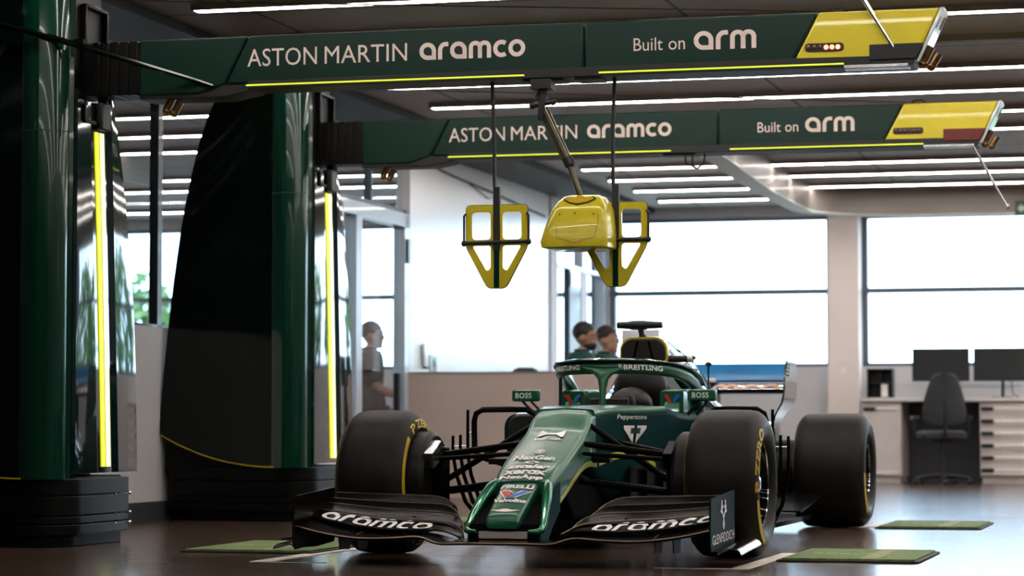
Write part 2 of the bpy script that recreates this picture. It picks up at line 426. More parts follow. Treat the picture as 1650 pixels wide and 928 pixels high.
f = MB(); f.box(XL - .09, XL - .03, 7.08, 8.95, 2.36, 2.40); f.box(XL - .09, XL - .03, 8.0, 8.05, 2.4, ZC)
o = struct('window_5', f, 'frame', 'clear glass above the glass door'); MB().box(XL - .064, XL - .058, 7.08, 8.95, 2.40, ZC).build('pane', 'glass_door', o)
b = MB()
for k in range(5):
    y0 = 8.96 + k * .955; b.box(XL - .12, XL, y0, y0 + .951, 0, ZC)
struct('wall_panel', b, 'gloss_white', 'tall glossy white panel wall behind the half wall', 0, 0)
b = MB().box(XL - .16, XL + .02, 13.735, 14.0, 0, ZC)
struct('trim_1', b, 'grey_wall', 'grey end post of the glossy white panel wall')
f = MB(); f.box(XL - .1, XL, 14.0, 14.06, 0, ZC); f.box(XL - .1, XL, 15.2, 15.3, 0, ZC); f.box(XL - .1, XL, 16.2, YB, 0, ZC); f.box(XL - .1, XL, 14.0, YB, 2.24, 2.28); f.box(XL - .1, XL, 14, YB, 0, .08)
o = struct('window_6', f, 'door_frame', 'pale framed glazing in the corner beside the wide window')
MB().box(XL - .06, XL - .054, 14.06, 16.2, .08, ZC).build('pane', 'glass_door', o)
f = MB().box(XL - .02, XL + .045, 14.42, 14.93, 0, 2.23)
o = struct('door_2', f, 'dark_frame', 'narrow black door leaf behind the seated man')
MB().box(XL + .0, XL + .05, 14.935, 15.2, 0, 2.23).build('reveal', 'grey_wall', o)
MB().box(XL + .046, XL + .06, 14.45, 14.8, 2.05, 2.2).build('sign', 'pale_cap', o)
# taupe half wall
b = MB().box(XL + .0, -1.35, 8.93, 9.05, 0, 1.038)
o = struct('wall_half', b, 'brown_wall', 'taupe half-height wall behind the car nose')
MB().box(XL, -1.35, 8.925, 9.055, 1.03, 1.042).build('capping', 'soffit', o)
# lowered curved soffit
def soffit():
    path = [(-1.35, 8.2)] + [(-.72 - .0, 8.2)]
    path = [(-.74, 8.2), (-.76, 9.0), (-.82, 10.3), (-.86, 11.6), (-.86, 12.9)]
    for k in range(1, 9):
        a = PI - PI / 2 * k / 8; path.append((-.86 + .95 + .95 * math.cos(a), 13.65 + 1.0 * math.sin(a)))
    path += [(1.2, 14.68), (4, 14.7), (XR, 14.7)]
    n = len(path); ins = []
    for i in range(n):
        a = Vector(path[max(i - 1, 0)]); c = Vector(path[min(i + 1, n - 1)]); d = (c - a).normalized(); nn = Vector((d.y, -d.x))
        p = Vector(path[i]); ins.append((p, p + nn * -.18))
    face = MB(); secs = [[(p.x, p.y, 2.74), (p.x, p.y, ZC + .02), (q.x, q.y, ZC + .02), (q.x, q.y, 2.74)] for p, q in ins]
    face.loft(secs)
    o = struct('trim_soffit', face, 'soffit', 'curved metallic soffit hanging under the ceiling near the windows')
    u = MB(); u.loft([[(p.x, p.y, 2.728), (p.x, p.y, 2.74), (q.x, q.y, 2.74), (q.x, q.y, 2.728)] for p, q in ins]); u.build('underside', 'soffit_under', o, label='pale underside of the soffit')
    r = MB().box(-1.15, -.74, 8.18, 8.34, 2.78, ZC); r.build('end_return', 'soffit', o)
    return o
soffit()
# floor tape
def tape(name, poly, label):
    o = MB().prism(poly, .0, .002, 'z').build(name, 'line', None, 0, 0); place(o); tag(o, label, 'floor marking', None, 'structure')
tape('floor_line', [(-1.16, -.93), (-1.06, -.93), (-1.06, .40), (-1.16, .40)], 'pale tape line on the floor beside the green carpet under the front wing')
tape('floor_line', [(-1.06, -.945), (-.80, -.945), (-.80, -.925), (-1.06, -.925)], 'thin pale tape line crossing in front of the front wing endplate')
tape('floor_line', [(.985, -.95), (1.06, -.95), (1.06, .42), (.985, .42)], 'pale tape line on the floor running to the carpet beside the lettered front tyre')
tape('floor_line', [(.66, -.955), (.985, -.955), (.985, -.935), (.66, -.935)], 'thin pale tape line on the floor in front of the lettered front tyre')
tape('floor_line', [(.96, 3.6), (1.03, 3.6), (1.03, 4.4), (.96, 4.4)], 'short pale tape line between the rear tyre and the far carpet')

# outside: ground and trees
o = MB().box(-60, 60, YB + .4, 90, -.35, -.3).build('ground', 'grass', None); place(o); tag(o, 'pale paved ground outside the windows', 'ground', None, 'structure')
def tree(x, y, h, r, label, pale=False):
    t = thing('tree', label, 'tree', x, y, -.3, group=None)
    MB().tube([(0, 0, 0), (.05, 0, h * .35), (0, .05, h * .7)], [.16, .13, .06], 8).build('trunk', 'trunk', t)
    f = MB()
    for k in range(900):
        u = random.uniform(-1, 1); a = random.uniform(0, 2 * PI); q = random.uniform(.55, 1.0) ** .5
        wob = 1 + .28 * noise.noise(Vector((2 * math.cos(a) + x, 2 * math.sin(a), 2 * u)))
        rr = math.sqrt(max(0, 1 - u * u)) * q * wob
        c = Vector((r * rr * math.cos(a), r * rr * math.sin(a), h * .58 + h * .42 * u * q * wob))
        s_ = random.uniform(.10, .24) * (r / 1.6)
        e1 = Vector((random.gauss(0, 1), random.gauss(0, 1), random.gauss(0, 1))).normalized() * s_
        e2 = e1.orthogonal().normalized() * s_ * .7
        f.add([c - e1, c + e2, c + e1, c - e2], [(0, 1, 2, 3)])
    o = f.build('foliage', 'foliage_pale' if pale else 'foliage', t, 0, 0); o['kind'] = 'stuff'
for k, (x, y, h, r, lab, pale) in enumerate([
    (-24.5, 38, 4.5, 2.1, 'bushy green tree outside the far window, nearest the green pillar edge', False),
    (-19.6, 40, 4.0, 1.9, 'leafy green tree seen through the glass beside the dark post', False),
    (7.0, 52, 4.6, 2.4, 'broad green tree outside mirrored in the pillar cladding', False),
    (13.5, 46, 5.2, 2.6, 'tall green tree outside, mirrored beside the broad one', False),
    (20.5, 44, 4.8, 2.8, 'wide green tree outside beyond the side wall end', False),
    (28.0, 49, 5.4, 3.0, 'big green tree farthest along the outside row', False)]):
    tree(x, y, h, r, lab, pale)

# ------------------------------------------------------------------ ceiling lamps
def strip_lamp(x0, x1, y, label, group, lit=True, src=None):
    L = x1 - x0
    if src is None:
        t = thing('ceiling_strip_lamp', label, 'ceiling lamp', x0, y, ZC, group=group)
        MB().box(0, L, -.045, .045, -.038, 0).build('housing', 'housing', t)
        MB().box(.02, L - .02, -.037, .037, -.0395, -.0378).build('diffuser', 'lamp' if lit else 'lamp_dead', t)
        return t
    c = copy_tree(src); c.location = G(x0, y, ZC); tag(c, label, 'ceiling lamp', group); return c
rows = [15.05, 13.83, 12.66, 11.55, 9.15, 7.98, 6.74, 5.57, 3.22, 2.05, .86, -.33, -2.7, -5.1, -7.5]
ordn = ['nearest the back windows', 'second from the back windows', 'third from the back windows', 'fourth from the back windows', 'fifth from the back windows', 'sixth from the back windows', 'seventh from the back windows', 'just behind the far gantry beam', 'between the two gantry beams', 'above the near gantry beam', 'above the car nose', 'above the front wing', 'first in front of the car', 'second in front of the car', 'third in front of the car', 'fourth in front of the car']
src = None
for yy, od in zip(rows, ordn):
    t = strip_lamp(-2.65, 8.8, yy, 'long lit ceiling strip lamp over the hall, ' + od, 'strip lamps over the hall', True, src)
    src = src or t
strip_lamp(-2.65, 8.8, 4.34, 'long unlit brown ceiling strip above the far gantry beam', None, False)
src = None
for yy, od in zip([15.05, 12.66, 11.55, 9.15, 7.98, 6.74, 5.5], ['nearest the far window', 'second from the far window', 'third from the far window', 'fourth from the far window', 'fifth from the far window', 'sixth from the far window', 'seventh from the far window']):
    t = strip_lamp(-12.5 + (0 if yy != 11.55 else 5.6), -4.0 + (0 if yy != 11.55 else 5.6) - (5.0 if yy == 11.55 else 0), yy, 'lit ceiling strip lamp behind the glass partition, ' + od, 'strip lamps behind the glass partition', True, src if yy != 11.55 else None)
    src = src or t
# ------------------------------------------------------------------ racing car
car = thing('racing_car', 'dark green open-wheel racing car with halo parked on the polished floor', 'racing car', 0, 0)

def rrect(w, zt, zb, rt, rb, y, n=5, crown=.0, wb=None, cx=0):
    """rounded box section in the x,z plane at depth y; w half width at the top, wb half width at the bottom"""
    wb = w if wb is None else wb
    rt = min(rt, w * .95, (zt - zb) * .48); rb = min(rb, wb * .95, (zt - zb) * .48); P = []
    for k in range(n + 1):
        a = math.radians(90 - 90 * k / n); P.append((w - rt + rt * math.cos(a), zt - rt + rt * math.sin(a)))
    for k in range(n + 1):
        a = math.radians(-90 * k / n); P.append((wb - rb + rb * math.cos(a), zb + rb + rb * math.sin(a)))
    P += [(-x, z) for x, z in reversed(P)]
    top = [(0, zt + crown)]
    P = [(x, z + (crown * max(0, 1 - (abs(x) / w) ** 2) if z > (zt + zb) / 2 else 0)) for x, z in P]
    P = top + P
    return [(cx + x, y, z) for x, z in P]

NZ = [(-.97, .205), (-.93, .226), (-.80, .286), (-.66, .345), (-.52, .40), (-.40, .441), (-.12, .535), (0, .578), (.06, .618), (.12, .652), (.18, .668), (.35, .675), (.95, .69)]
NW = [(-.66, .130), (-.52, .143), (-.40, .150), (-.2, .152), (0, .149), (.18, .142), (.35, .165), (.6, .235), (.9, .30), (1.1, .33)]
NB = [(-.66, .205), (-.52, .245), (-.40, .30), (-.18, .375), (0, .405), (.18, .40)]
CR = .012
def ztop(y): return smooth_tab(NZ, y)
nose = MB(); secs = []
for k in range(21):
    y = -.655 + (.19 + .655) * k / 20
    secs.append(rrect(smooth_tab(NW, y), ztop(y), smooth_tab(NB, y), .035, .03, y, 6, CR))
nose.loft(secs)
nose_o = nose.build('nose', 'green', car, 0, 40)
# tongue between the two nose slots
t = MB(); secs = []
for k in range(9):
    y = -.60 - .345 * k / 8; wv = .088 - .012 * k / 8; zt = ztop(y) - .004
    secs.append(rrect(wv, zt, zt - .06, .022, .02, y, 5, .006))
y = -.962; secs.append(rrect(.068, ztop(y) - .016, ztop(y) - .05, .015, .015, y, 5, .003))
t.loft(secs); tongue = t.build('nose_tip', 'green', nose_o, 0, 40)
# outer rails that curl under the tip
sp = [(.10, -.585, .352), (.118, -.63, .345), (.132, -.68, .322), (.146, -.76, .275), (.158, -.84, .218), (.166, -.90, .168), (.164, -.935, .150), (.150, -.955, .146), (.115, -.962, .146)]
for sx in (1, -1): MB().tube([(sx * a, b_, c_) for a, b_, c_ in sp], [.014, .022, .024, .022, .019, .017, .015, .012, .008], 12).build('nose_rail', 'rail_green', nose_o, 0, 60)
# dark core behind the slots and the outer pylon plates
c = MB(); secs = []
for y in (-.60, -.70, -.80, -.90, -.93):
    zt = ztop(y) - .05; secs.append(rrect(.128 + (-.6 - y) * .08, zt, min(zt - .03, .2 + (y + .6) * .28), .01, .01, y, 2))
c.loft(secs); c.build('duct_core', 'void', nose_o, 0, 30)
for sx in (1, -1):
    p = MB(); top = [(-.58, .352), (-.66, .33), (-.76, .268), (-.84, .212), (-.92, .155), (-.935, .10)]
    bot = [(-.935, .10), (-.80, .10), (-.72, .155), (-.58, .225)]
    p.prism([(a, b) for a, b in top[:-1]] + bot, sx * .150, sx * .163, 'x'); p.build('pylon', 'teal', nose_o, .003)
MB().box(-.108, .108, -.950, -.938, .114, .146).build('mounting_plate', 'under', nose_o, .003, label='pale plate between the two pylons')
# chassis tub with sloping flanks
t = MB(); secs = []
CB = [(.18, .40), (.35, .30), (.6, .22), (1.0, .14), (1.5, .12), (2.0, .12)]
CT = [(.18, .668), (.35, .676), (.95, .688), (1.05, .69), (1.2, .672), (1.5, .66), (2.0, .70)]
CW = NW + [(1.5, .36), (2.0, .36)]
for k in range(17):
    y = .18 + 1.82 * k / 16
    secs.append(rrect(smooth_tab(CW, y), smooth_tab(CT, y), smooth_tab(CB, y), .04, .08, y, 6, .006, wb=smooth_tab(CW, y) * .82))
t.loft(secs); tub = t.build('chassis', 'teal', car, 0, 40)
def flank(y, z):
    zt, zb, wv = smooth_tab(CT, y), smooth_tab(CB, y), smooth_tab(CW, y)
    f_ = max(0, min(1, ((zt - .04) - z) / ((zt - .04) - (zb + .08)))); return wv - (wv - wv * .82) * f_
# bulkhead ridge cover and cockpit rim (green upper surface)
t = MB(); secs = []
for k in range(15):
    y = .16 + .82 * k / 14; wv = smooth_tab(CW, y); zt = smooth_tab(CT, y)
    secs.append(rrect(wv + .003, zt + .005, zt - .028, .03, .01, y, 5, .008))
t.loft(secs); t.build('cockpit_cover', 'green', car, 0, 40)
# cockpit opening: dark tub insert, padding, headrest, steering wheel
MB().loft([rrect(.20, smooth_tab(CT, y) + .014, .45, .03, .02, y, 4) for y in (.98, 1.1, 1.5, 1.9)]).build('cockpit_opening', 'black', car, 0, 40)
for sx in (-1, 1):
    q = MB(); q.loft([rrect(.045 if y < 1.8 else .03, z, .64, .02, .01, y, 4, 0, None, sx * .262) for y, z in ((1.06, .682), (1.16, .690), (1.38, .692), (1.43, .765), (1.75, .79), (1.9, .79))])
    pad = q.build('cockpit_side', 'green', car, 0, 40)
    q = MB(); q.loft([rrect(.062, z, .66, .016, .01, y, 3, 0, None, sx * .262) for y, z in ((1.40, .775), (1.41, .78), (1.46, .785), (1.5, .785))])
    fp = q.build('cockpit_shoulder', 'green', pad, 0, 40)
    for mname, poly in (('red_print', [(-.044, .77), (-.022, .77), (.004, .728), (-.016, .728)]), ('blue_print', [(.0, .731), (.024, .77), (.046, .77), (.016, .728)])):
        d = MB(); d.prism([(sx * .262 + a, b - .012) for a, b in poly], 1.392, 1.396); d.build('logo_mark', mname, fp, 0, 0)
h = MB(); h.ball((0, 1.62, .70), (.115, .16, .10), 16, 8); h.ball((0, 1.86, .79), (.15, .12, .14), 16, 8); h.build('headrest', 'carbon_matte', car, 0, 60)
st = MB().box(-.10, .10, 1.09, 1.12, .64, .735); st.tube([(-.12, 1.09, .66), (-.13, 1.085, .70), (-.115, 1.09, .75)], .016, 8); st.tube([(.12, 1.09, .66), (.13, 1.085, .70), (.115, 1.09, .75)], .016, 8)
st.build('steering_wheel', 'black', car, .006)
# halo
ring = []
half = [(0, 1.005, .890), (.10, 1.02, .890), (.19, 1.075, .888), (.26, 1.17, .882), (.30, 1.30, .872), (.325, 1.45, .855), (.335, 1.60, .825), (.335, 1.72, .775), (.33, 1.79, .70), (.33, 1.81, .64)]
ring = [(-a, b, c_) for a, b, c_ in reversed(half)] + half[1:]
h = MB(); h.tube(ring, .030, 12, False, 1.15); halo = h.build('halo', 'green', car, 0, 60)
# centre strut, splaying out where it meets the ring
h = MB(); secs = []
for k, (y, z, wv, d) in enumerate([(.945, .668, .016, .03), (.950, .72, .0155, .028), (.957, .78, .018, .027), (.967, .83, .028, .027), (.98, .86, .055, .027), (.995, .882, .10, .026), (1.004, .895, .13, .022)]):
    secs.append([(wv * math.cos(2 * PI * j / 14), y + d * math.sin(2 * PI * j / 14), z) for j in range(14)])
h.loft(secs); h.build('centre_strut', 'green', halo, 0, 60)
MB().tube([(-.302, 1.30, .86), (-.302, 1.295, .66)], .010, 8).build('halo_stay', 'green_dark', halo)
fin = MB(); secs = []
for (x, y, z) in ring[2:-2]:
    d = Vector((x, y - 1.55, 0)).normalized(); a = Vector((x, y, z)) + d * .044; b_ = Vector((x, y, z)) - d * .018
    secs.append([tuple(a + Vector((0, 0, .030))), tuple(a + Vector((0, 0, .038))), tuple(b_ + Vector((0, 0, .047))), tuple(b_ + Vector((0, 0, .03)))])
fin.loft(secs); fin.build('halo_fin', 'green_dark', halo, 0, 40)
def halo_pt(u, z0, a, b_):
    """point on the front of the ring, a..b are positions counted along the half path (negative = image side)"""
    s_ = a + (b_ - a) * u; sg = -1 if s_ < 0 else 1; s_ = abs(s_); i = min(int(s_), len(half) - 2); f_ = s_ - i
    p = Vector(half[i]).lerp(Vector(half[i + 1]), f_); p.x *= sg
    nrm = Vector((p.x, p.y - 1.55, 0)).normalized(); p += nrm * .033; p.z += z0; return tuple(p)
decal('halo_lettering', text2d('BREITLING', 0, .02), lambda u, v: halo_pt(u, -.012 + .026 * v, .95, 2.9), 'white_print', halo)
decal('halo_lettering', text2d('B', 0, .02), lambda u, v: halo_pt(u, -.012 + .028 * v, .72, .88), 'white_print', halo)
decal('halo_lettering', text2d('BREITLING', 0, .02), lambda u, v: halo_pt(u, -.012 + .026 * v, -3.1, -1.25), 'white_print', halo)
decal('halo_lettering', text2d('B', 0, .02), lambda u, v: halo_pt(u, -.012 + .028 * v, -3.4, -3.2), 'white_print', halo)
# roll hoop, intake, engine cover, camera bar
ec = MB(); secs = []
for (y, wv, zt, zb, wb) in [(1.95, .125, 1.065, .93, .11), (2.05, .135, 1.072, .86, .15), (2.2, .165, 1.05, .72, .26), (2.5, .205, .985, .60, .35), (2.9, .19, .89, .52, .37), (3.3, .13, .77, .46, .28), (3.7, .07, .66, .40, .16), (4.0, .05, .55, .38, .08)]:
    secs.append(rrect(wv, zt, zb, .11 if y < 2.1 else .15, .05, y, 6, .004, wb))
ec.loft(secs); ec_o = ec.build('engine_cover', 'teal_gloss', car, 0, 50)
fin = MB().prism([(2.35, 1.03), (2.9, .93), (3.5, .74), (3.85, .60), (3.85, .85), (3.3, .98), (2.6, 1.075)], -.006, .006, 'x'); fin.build('shark_fin', 'green', ec_o, .003)
rim_ = MB().loft([rrect(.130, 1.072, .925, .11, .04, 1.935, 8), rrect(.134, 1.076, .92, .11, .04, 1.965, 8)]); rim_.build('intake_rim', 'yellow', car, 0, 50)
ai = MB().loft([rrect(.119, 1.060, .934, .10, .035, 1.925, 8), rrect(.124, 1.066, .93, .10, .035, 1.945, 8)]); ai_o = ai.build('air_intake', 'black', car, .004, 50)
MB().tube([(-.03, 1.922, 1.05), (-.055, 1.922, .94)], .006, 6).tube([(.03, 1.922, 1.05), (.055, 1.922, .94)], .006, 6).build('intake_strut', 'carbon', ai_o)
hp = MB().loft([rrect(.10, .94, .68, .06, .03, 1.90, 5, 0, .2), rrect(.12, .95, .68, .06, .03, 2.0, 5, 0, .26)]); hp.build('roll_hoop', 'green_dark', car, 0, 50)
cb = MB(); cb.lathe([(-.128, .001), (-.126, .018), (-.06, .021), (-.05, .025), (.03, .025), (.04, .021), (.118, .018), (.12, .001)], (-.02, 1.95, 1.138), 'x', 16)
cbo = cb.build('camera_bar', 'black', car, 0, 40)
MB().loft([rrect(.018, z, z - .01, .006, .003, y, 3, 0, None, -.02) for y, z in ((1.93, 1.13), (1.97, 1.13))]).tube([(-.02, 1.95, 1.13), (-.015, 1.955, 1.09), (-.01, 1.965, 1.068)], [.017, .014, .024], 10).build('camera_stalk', 'black', cbo)
MB().lathe([(.119, .001), (.119, .015), (.123, .015), (.123, .001)], (-.02, 1.95, 1.138), 'x', 16).build('end_cap', 'label', cbo)
cp = MB().lathe([(.11, .001), (.11, .020), (.235, .018), (.235, .001)], (0, 1.97, .955), 'x', 14); cpo = cp.build('camera_pod', 'black', car)
MB().lathe([(.235, .001), (.235, .018), (.252, .017), (.26, .008), (.26, .001)], (0, 1.97, .955), 'x', 14).build('pod_cap', 'label', cpo)
# antennas on the cover
for (x, y, z, hh) in [(.12, 2.7, .93, .10), (.20, 2.75, .88, .13), (.05, 2.6, .98, .06)]:
    q = MB().tube([(x, y, z - .1), (x, y, z + hh * .4)], .006, 6); q.ball((x, y, z + hh * .5), (.02, .014, .014), 8, 5); q.build('sensor_post', 'black', car)
# mirrors
for sx, txt in ((-1, 'BOSS'), (1, 'BOSS')):
    q = MB().loft([rrect(.070 - e, .782 - e, .722 + e, .012, .012, y, 4, 0, None, sx * .462 - .01) for y, e in ((1.215, .006), (1.225, 0), (1.27, 0), (1.285, .006))])
    m_ = q.build('mirror', 'green', car, 0, 40)
    for dx in (-.02, .025):
        MB().tube([(sx * .462 - .01 + dx, 1.25, .725), (sx * (.462 - .02) + dx - .01, 1.26, .70), (sx * .40 + dx - .01, 1.28, .655)], [.007, .006, .009], 8).build('mirror_stay', 'black', m_)
    decal('mirror_lettering', text2d(txt, 0, .02, 1.1), lambda u, v: (sx * .462 - .058 + .085 * u, 1.2125, .738 + .028 * v), 'white_print', m_)
# side pods, floor, barge boards
for sx in (-1, 1):
    q = MB().loft([rrect(wv, zt, zb, .07, .05, y, 5, 0, None, sx * cx) for y, wv, zt, zb, cx in ((1.55, .14, .66, .46, .53), (1.7, .165, .67, .36, .52), (2.2, .17, .64, .2, .50), (2.8, .13, .54, .15, .44), (3.3, .06, .42, .13, .36))])
    q.build('sidepod', 'green_dark', car, 0, 50)
    q = MB().loft([rrect(wv, zt, zb, .06, .05, y, 6, 0, None, sx * .505) for y, wv, zt, zb in ((1.53, .135, .655, .465), (1.56, .145, .664, .455))])
    q.build('sidepod_inlet', 'black', car, .008)
fl = MB().prism([(-.10, .55), (-.16, .9), (-.55, 1.3), (-.76, 1.6), (-.76, 2.9), (-.70, 3.22), (-.45, 3.3), (-.3, 3.9), (.3, 3.9), (.45, 3.3), (.70, 3.22), (.76, 2.9), (.76, 1.6), (.55, 1.3), (.16, .9), (.10, .55)], .07, .10, 'z')
fl.build('floor_board', 'carbon', car, .004)
for sx in (-1, 1):
    e_ = MB(); e_.loft([[(sx * .56, 2.55, .12), (sx * .76, 2.5, .12), (sx * .76, 2.5, .13), (sx * .56, 2.55, .13)], [(sx * .58, 3.0, .19), (sx * .78, 2.95, .17), (sx * .78, 2.95, .18), (sx * .58, 3.0, .2)], [(sx * .60, 3.25, .21), (sx * .80, 3.12, .19), (sx * .80, 3.12, .2), (sx * .60, 3.25, .22)]]); e_.build('floor_edge_wing', 'carbon', car)
for sx in (-1, 1):
    for k, (x, y) in enumerate(((.22, .55), (.27, .70), (.32, .85), (.37, 1.0), (.42, 1.15), (.48, 1.28))):
        bb = MB().prism([(sx * x, y), (sx * (x + .01), y), (sx * (x + .05), y + .22), (sx * (x + .04), y + .22)], .10, .40 - .015 * k, 'z'); bb.build('barge_board', 'carbon', car, .002)
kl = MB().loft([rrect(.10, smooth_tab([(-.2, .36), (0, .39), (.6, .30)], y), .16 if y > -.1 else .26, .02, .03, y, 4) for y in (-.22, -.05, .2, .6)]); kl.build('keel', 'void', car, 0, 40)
for sx in (-1, 1):
    st_ = MB(); secs = []
    for k in range(12):
        y = -.55 + .75 * k / 11; zb_ = smooth_tab([(-.55, .235), (-.4, .295), (-.18, .372), (0, .402), (.2, .398)], y); xx = sx * (smooth_tab(NW, y) + .002)
        secs.append([(xx, y, zb_ + .030), (xx + sx * .002, y, zb_ + .028), (xx + sx * .002, y, zb_ + .006), (xx, y, zb_ + .004)])
    st_.loft(secs); st_.build('side_stripe', 'lime', nose_o, 0, 0)
for sx in (-1, 1):
    st_ = MB(); secs = []
    for k in range(10):
        y = .30 + .62 * k / 9; z = .475 - .05 * (1 - math.sin(PI * k / 9)) - .03 * k / 9
        xx = sx * (flank(y, z) + .004); secs.append([(xx, y, z + .018), (xx + sx * .002, y, z + .018), (xx + sx * .002, y, z - .018), (xx, y, z - .018)])
    st_.loft(secs); st_.build('flank_stripe', 'lime', tub, 0, 0)
# loop frames and upright vanes beside the sidepods
for sx in (-1, 1):
    q = MB().tube([(sx * .60, 1.28, .40), (sx * .735, 1.28, .44), (sx * .76, 1.29, .47), (sx * .765, 1.3, .62), (sx * .755, 1.3, .66), (sx * .72, 1.3, .68), (sx * .58, 1.32, .682), (sx * .50, 1.36, .68), (sx * .46, 1.42, .655), (sx * .44, 1.5, .60)], .013, 8, False, 1.3)
    q.build('flow_frame', 'carbon', car)
    for k, (x, zt) in enumerate(((.88, .545), (.84, .55), (.80, .68))):
        q = MB().tube([(sx * (x - .10), 1.45, .11), (sx * (x - .045), 1.38, .20), (sx * (x - .01), 1.33, .34), (sx * x, 1.3, .45), (sx * x, 1.3, zt)], [.012, .011, .010, .009, .008], 8); q.build('upright_vane', 'carbon', car)
    MB().tube([(sx * .885, 1.3, .49), (sx * .80, 1.3, .492)], .004, 6).tube([(sx * .80, 1.3, .56), (sx * .76, 1.3, .56)], .004, 6).build('vane_link', 'steel', car)
    MB().loft([[(sx * .28, 1.0, .40), (sx * .62, 1.05, .40), (sx * .62, 1.05, .43), (sx * .28, 1.0, .43)], [(sx * .28, 1.2, .41), (sx * .60, 1.22, .41), (sx * .60, 1.22, .43), (sx * .28, 1.2, .44)]]).build('side_wing', 'carbon_matte', car, .004)
    MB().box(sx * .115 if sx > 0 else -.23, .23 if sx > 0 else -.115, .10, .17, .425, .455).build('camera_horn', 'carbon_matte', car, .006)
# front suspension
for sx in (-1, 1):
    for nm, a, b_, r0 in (('upper_wishbone', (.60, -.03, .455), (.14, -.06, .515), .016), ('upper_wishbone', (.60, .03, .455), (.15, .34, .53), .014),
                          ('push_rod', (.58, .0, .315), (.135, .10, .60), .015), ('lower_wishbone', (.60, -.03, .285), (.13, -.10, .345), .018), ('lower_wishbone', (.60, .03, .285), (.14, .36, .33), .016), ('track_rod', (.60, -.09, .44), (.145, -.10, .47), .011)):
        A = Vector((sx * a[0], a[1], a[2])); B = Vector((sx * b_[0], b_[1], b_[2]))
        q = MB(); q.tube([A, A.lerp(B, .15), A.lerp(B, .85), B], [r0 * .8, r0, r0, r0 * .8], 10, False, 1); q.build(nm, 'carbon', car, 0, 60)
    q = MB().lathe([(.44, .02), (.44, .215), (.46, .235), (.60, .235), (.60, .05)], (0, 0, .335), 'x', 28)
    q.v = [(p[0] + .14, p[1], p[2]) for p in q.v]
    if sx < 0: q.v = [(-p[0], p[1], p[2]) for p in q.v]
    bd = q.build('brake_duct', 'carbon_matte', car, 0, 40)
    MB().prism([(-.20, .47), (-.05, .53), (-.02, .45), (-.16, .40)], sx * .54, sx * .585, 'x').build('duct_scoop', 'steel' if sx < 0 else 'carbon', bd, .004)
    MB().box(min(sx * .53, sx * .58), max(sx * .53, sx * .58), -.06, .06, .20, .50).build('upright', 'carbon', bd, .01)
# wheels
def tyre_profile(W, R):
    h_ = W / 2
    half_ = [(h_ - .055, .195), (h_ - .03, .203), (h_ - .012, .225), (h_ - .004, .255), (h_ - .010, .285), (h_ - .030, R - .022), (h_ - .052, R - .006), (h_ - .085, R - .001)]
    return [(a, b) for a, b in half_] + [(0, R + .0005)] + [(-a, b) for a, b in reversed(half_)], half_
def wheel(name, x, y, W, label, sx, rot=0):
    R = .335; pr, half_ = tyre_profile(W, R)
    o = MB().lathe([(a, r_) for a, r_ in pr], (0, 0, 0), 'x', 64).build(name, 'rubber', car, 0, 50, label=label)
    o.location = (x, y, R)
    hw = W / 2
    rm = MB()
    for s2 in (1, -1):
        if s2 == sx: prof = [(hw - .05, .199), (hw - .040, .198), (hw - .038, .188), (hw - .075, .182), (hw - .085, .175), (hw - .10, .09), (hw - .085, .05), (hw - .085, .001)]
        else: prof = [(hw - .05, .199), (hw - .038, .190), (hw - .14, .180), (hw - .145, .001)]
        rm.lathe([(s2 * a, r_) for a, r_ in prof], (0, 0, 0), 'x', 48)
    rim = rm.build('rim', 'black_gloss', o, 0, 35)
    lp = MB().lathe([(sx * (hw - .042), .200), (sx * (hw - .034), .197), (sx * (hw - .034), .189), (sx * (hw - .045), .187)], (0, 0, 0), 'x', 48); lp.build('rim_lip', 'chrome', o)
    sk = MB()
    for k in range(10):
        a = 2 * PI * k / 10; c_, s_ = math.cos(a), math.sin(a)
        sk.tube([(sx * (hw - .085), .045 * c_, .045 * s_), (sx * (hw - .070), .11 * math.cos(a + .1), .11 * math.sin(a + .1)), (sx * (hw - .068), .178 * math.cos(a + .2), .178 * math.sin(a + .2))], .010, 6)
    sk.build('spoke', 'carbon', o)
    MB().lathe([(sx * (hw - .09), .045), (sx * (hw - .05), .04), (sx * (hw - .04), .025), (sx * (hw - .04), .001)], (0, 0, 0), 'x', 20).build('wheel_nut', 'steel', o)
    tab = sorted((r_, a) for a, r_ in half_)
    def side(phi, r_, s2): return (s2 * (lerp_tab(tab, r_) + .0022), -r_ * math.cos(phi + rot), r_ * math.sin(phi + rot))
    for s2 in (1, -1):
        for a0, a1 in (((-72, -14), (108, 166)) if s2 == sx else ((-22, 48), (150, 225))):
            m_ = MB(); n_ = 24; secs = []
            for k in range(n_ + 1):
                ph = math.radians(a0 + (a1 - a0) * k / n_)
                secs.append([side(ph, r_, s2) for r_ in (.264, .272, .280, .288)])
            m_.loft(secs, cap=False, closed=False); m_.build('sidewall_band', 'yellow_mark', o, 0, 0)
        for a0, a1, tx in (((-7, 62, 'P ZERO'), (173, 242, 'PIRELLI')) if s2 == sx else ((60, 130, 'P ZERO'), (-125, -60, 'PIRELLI'))):
            fn = (lambda u, v: side(math.radians(a0 + (a1 - a0) * u), .256 + .040 * v, s2)) if s2 > 0 else (lambda u, v: side(math.radians(a0 + (a1 - a0) * (1 - u)), .256 + .040 * v, s2))
            if rot and 0 < a0 < 90: continue
            if rot and a0 == -7: continue
            decal('sidewall_lettering', text2d(tx, 0, .03), fn, 'yellow_mark', o)
    return o
wheel('front_wheel', .8225, 0, .345, 'front tyre behind the lettered endplate', 1)
wheel('front_wheel', -.8225, 0, .345, 'front tyre nearest the green pillar', -1)
wheel('rear_wheel', .795, 3.62, .43, 'rear tyre standing free beside the floor edge', 1, math.radians(12))
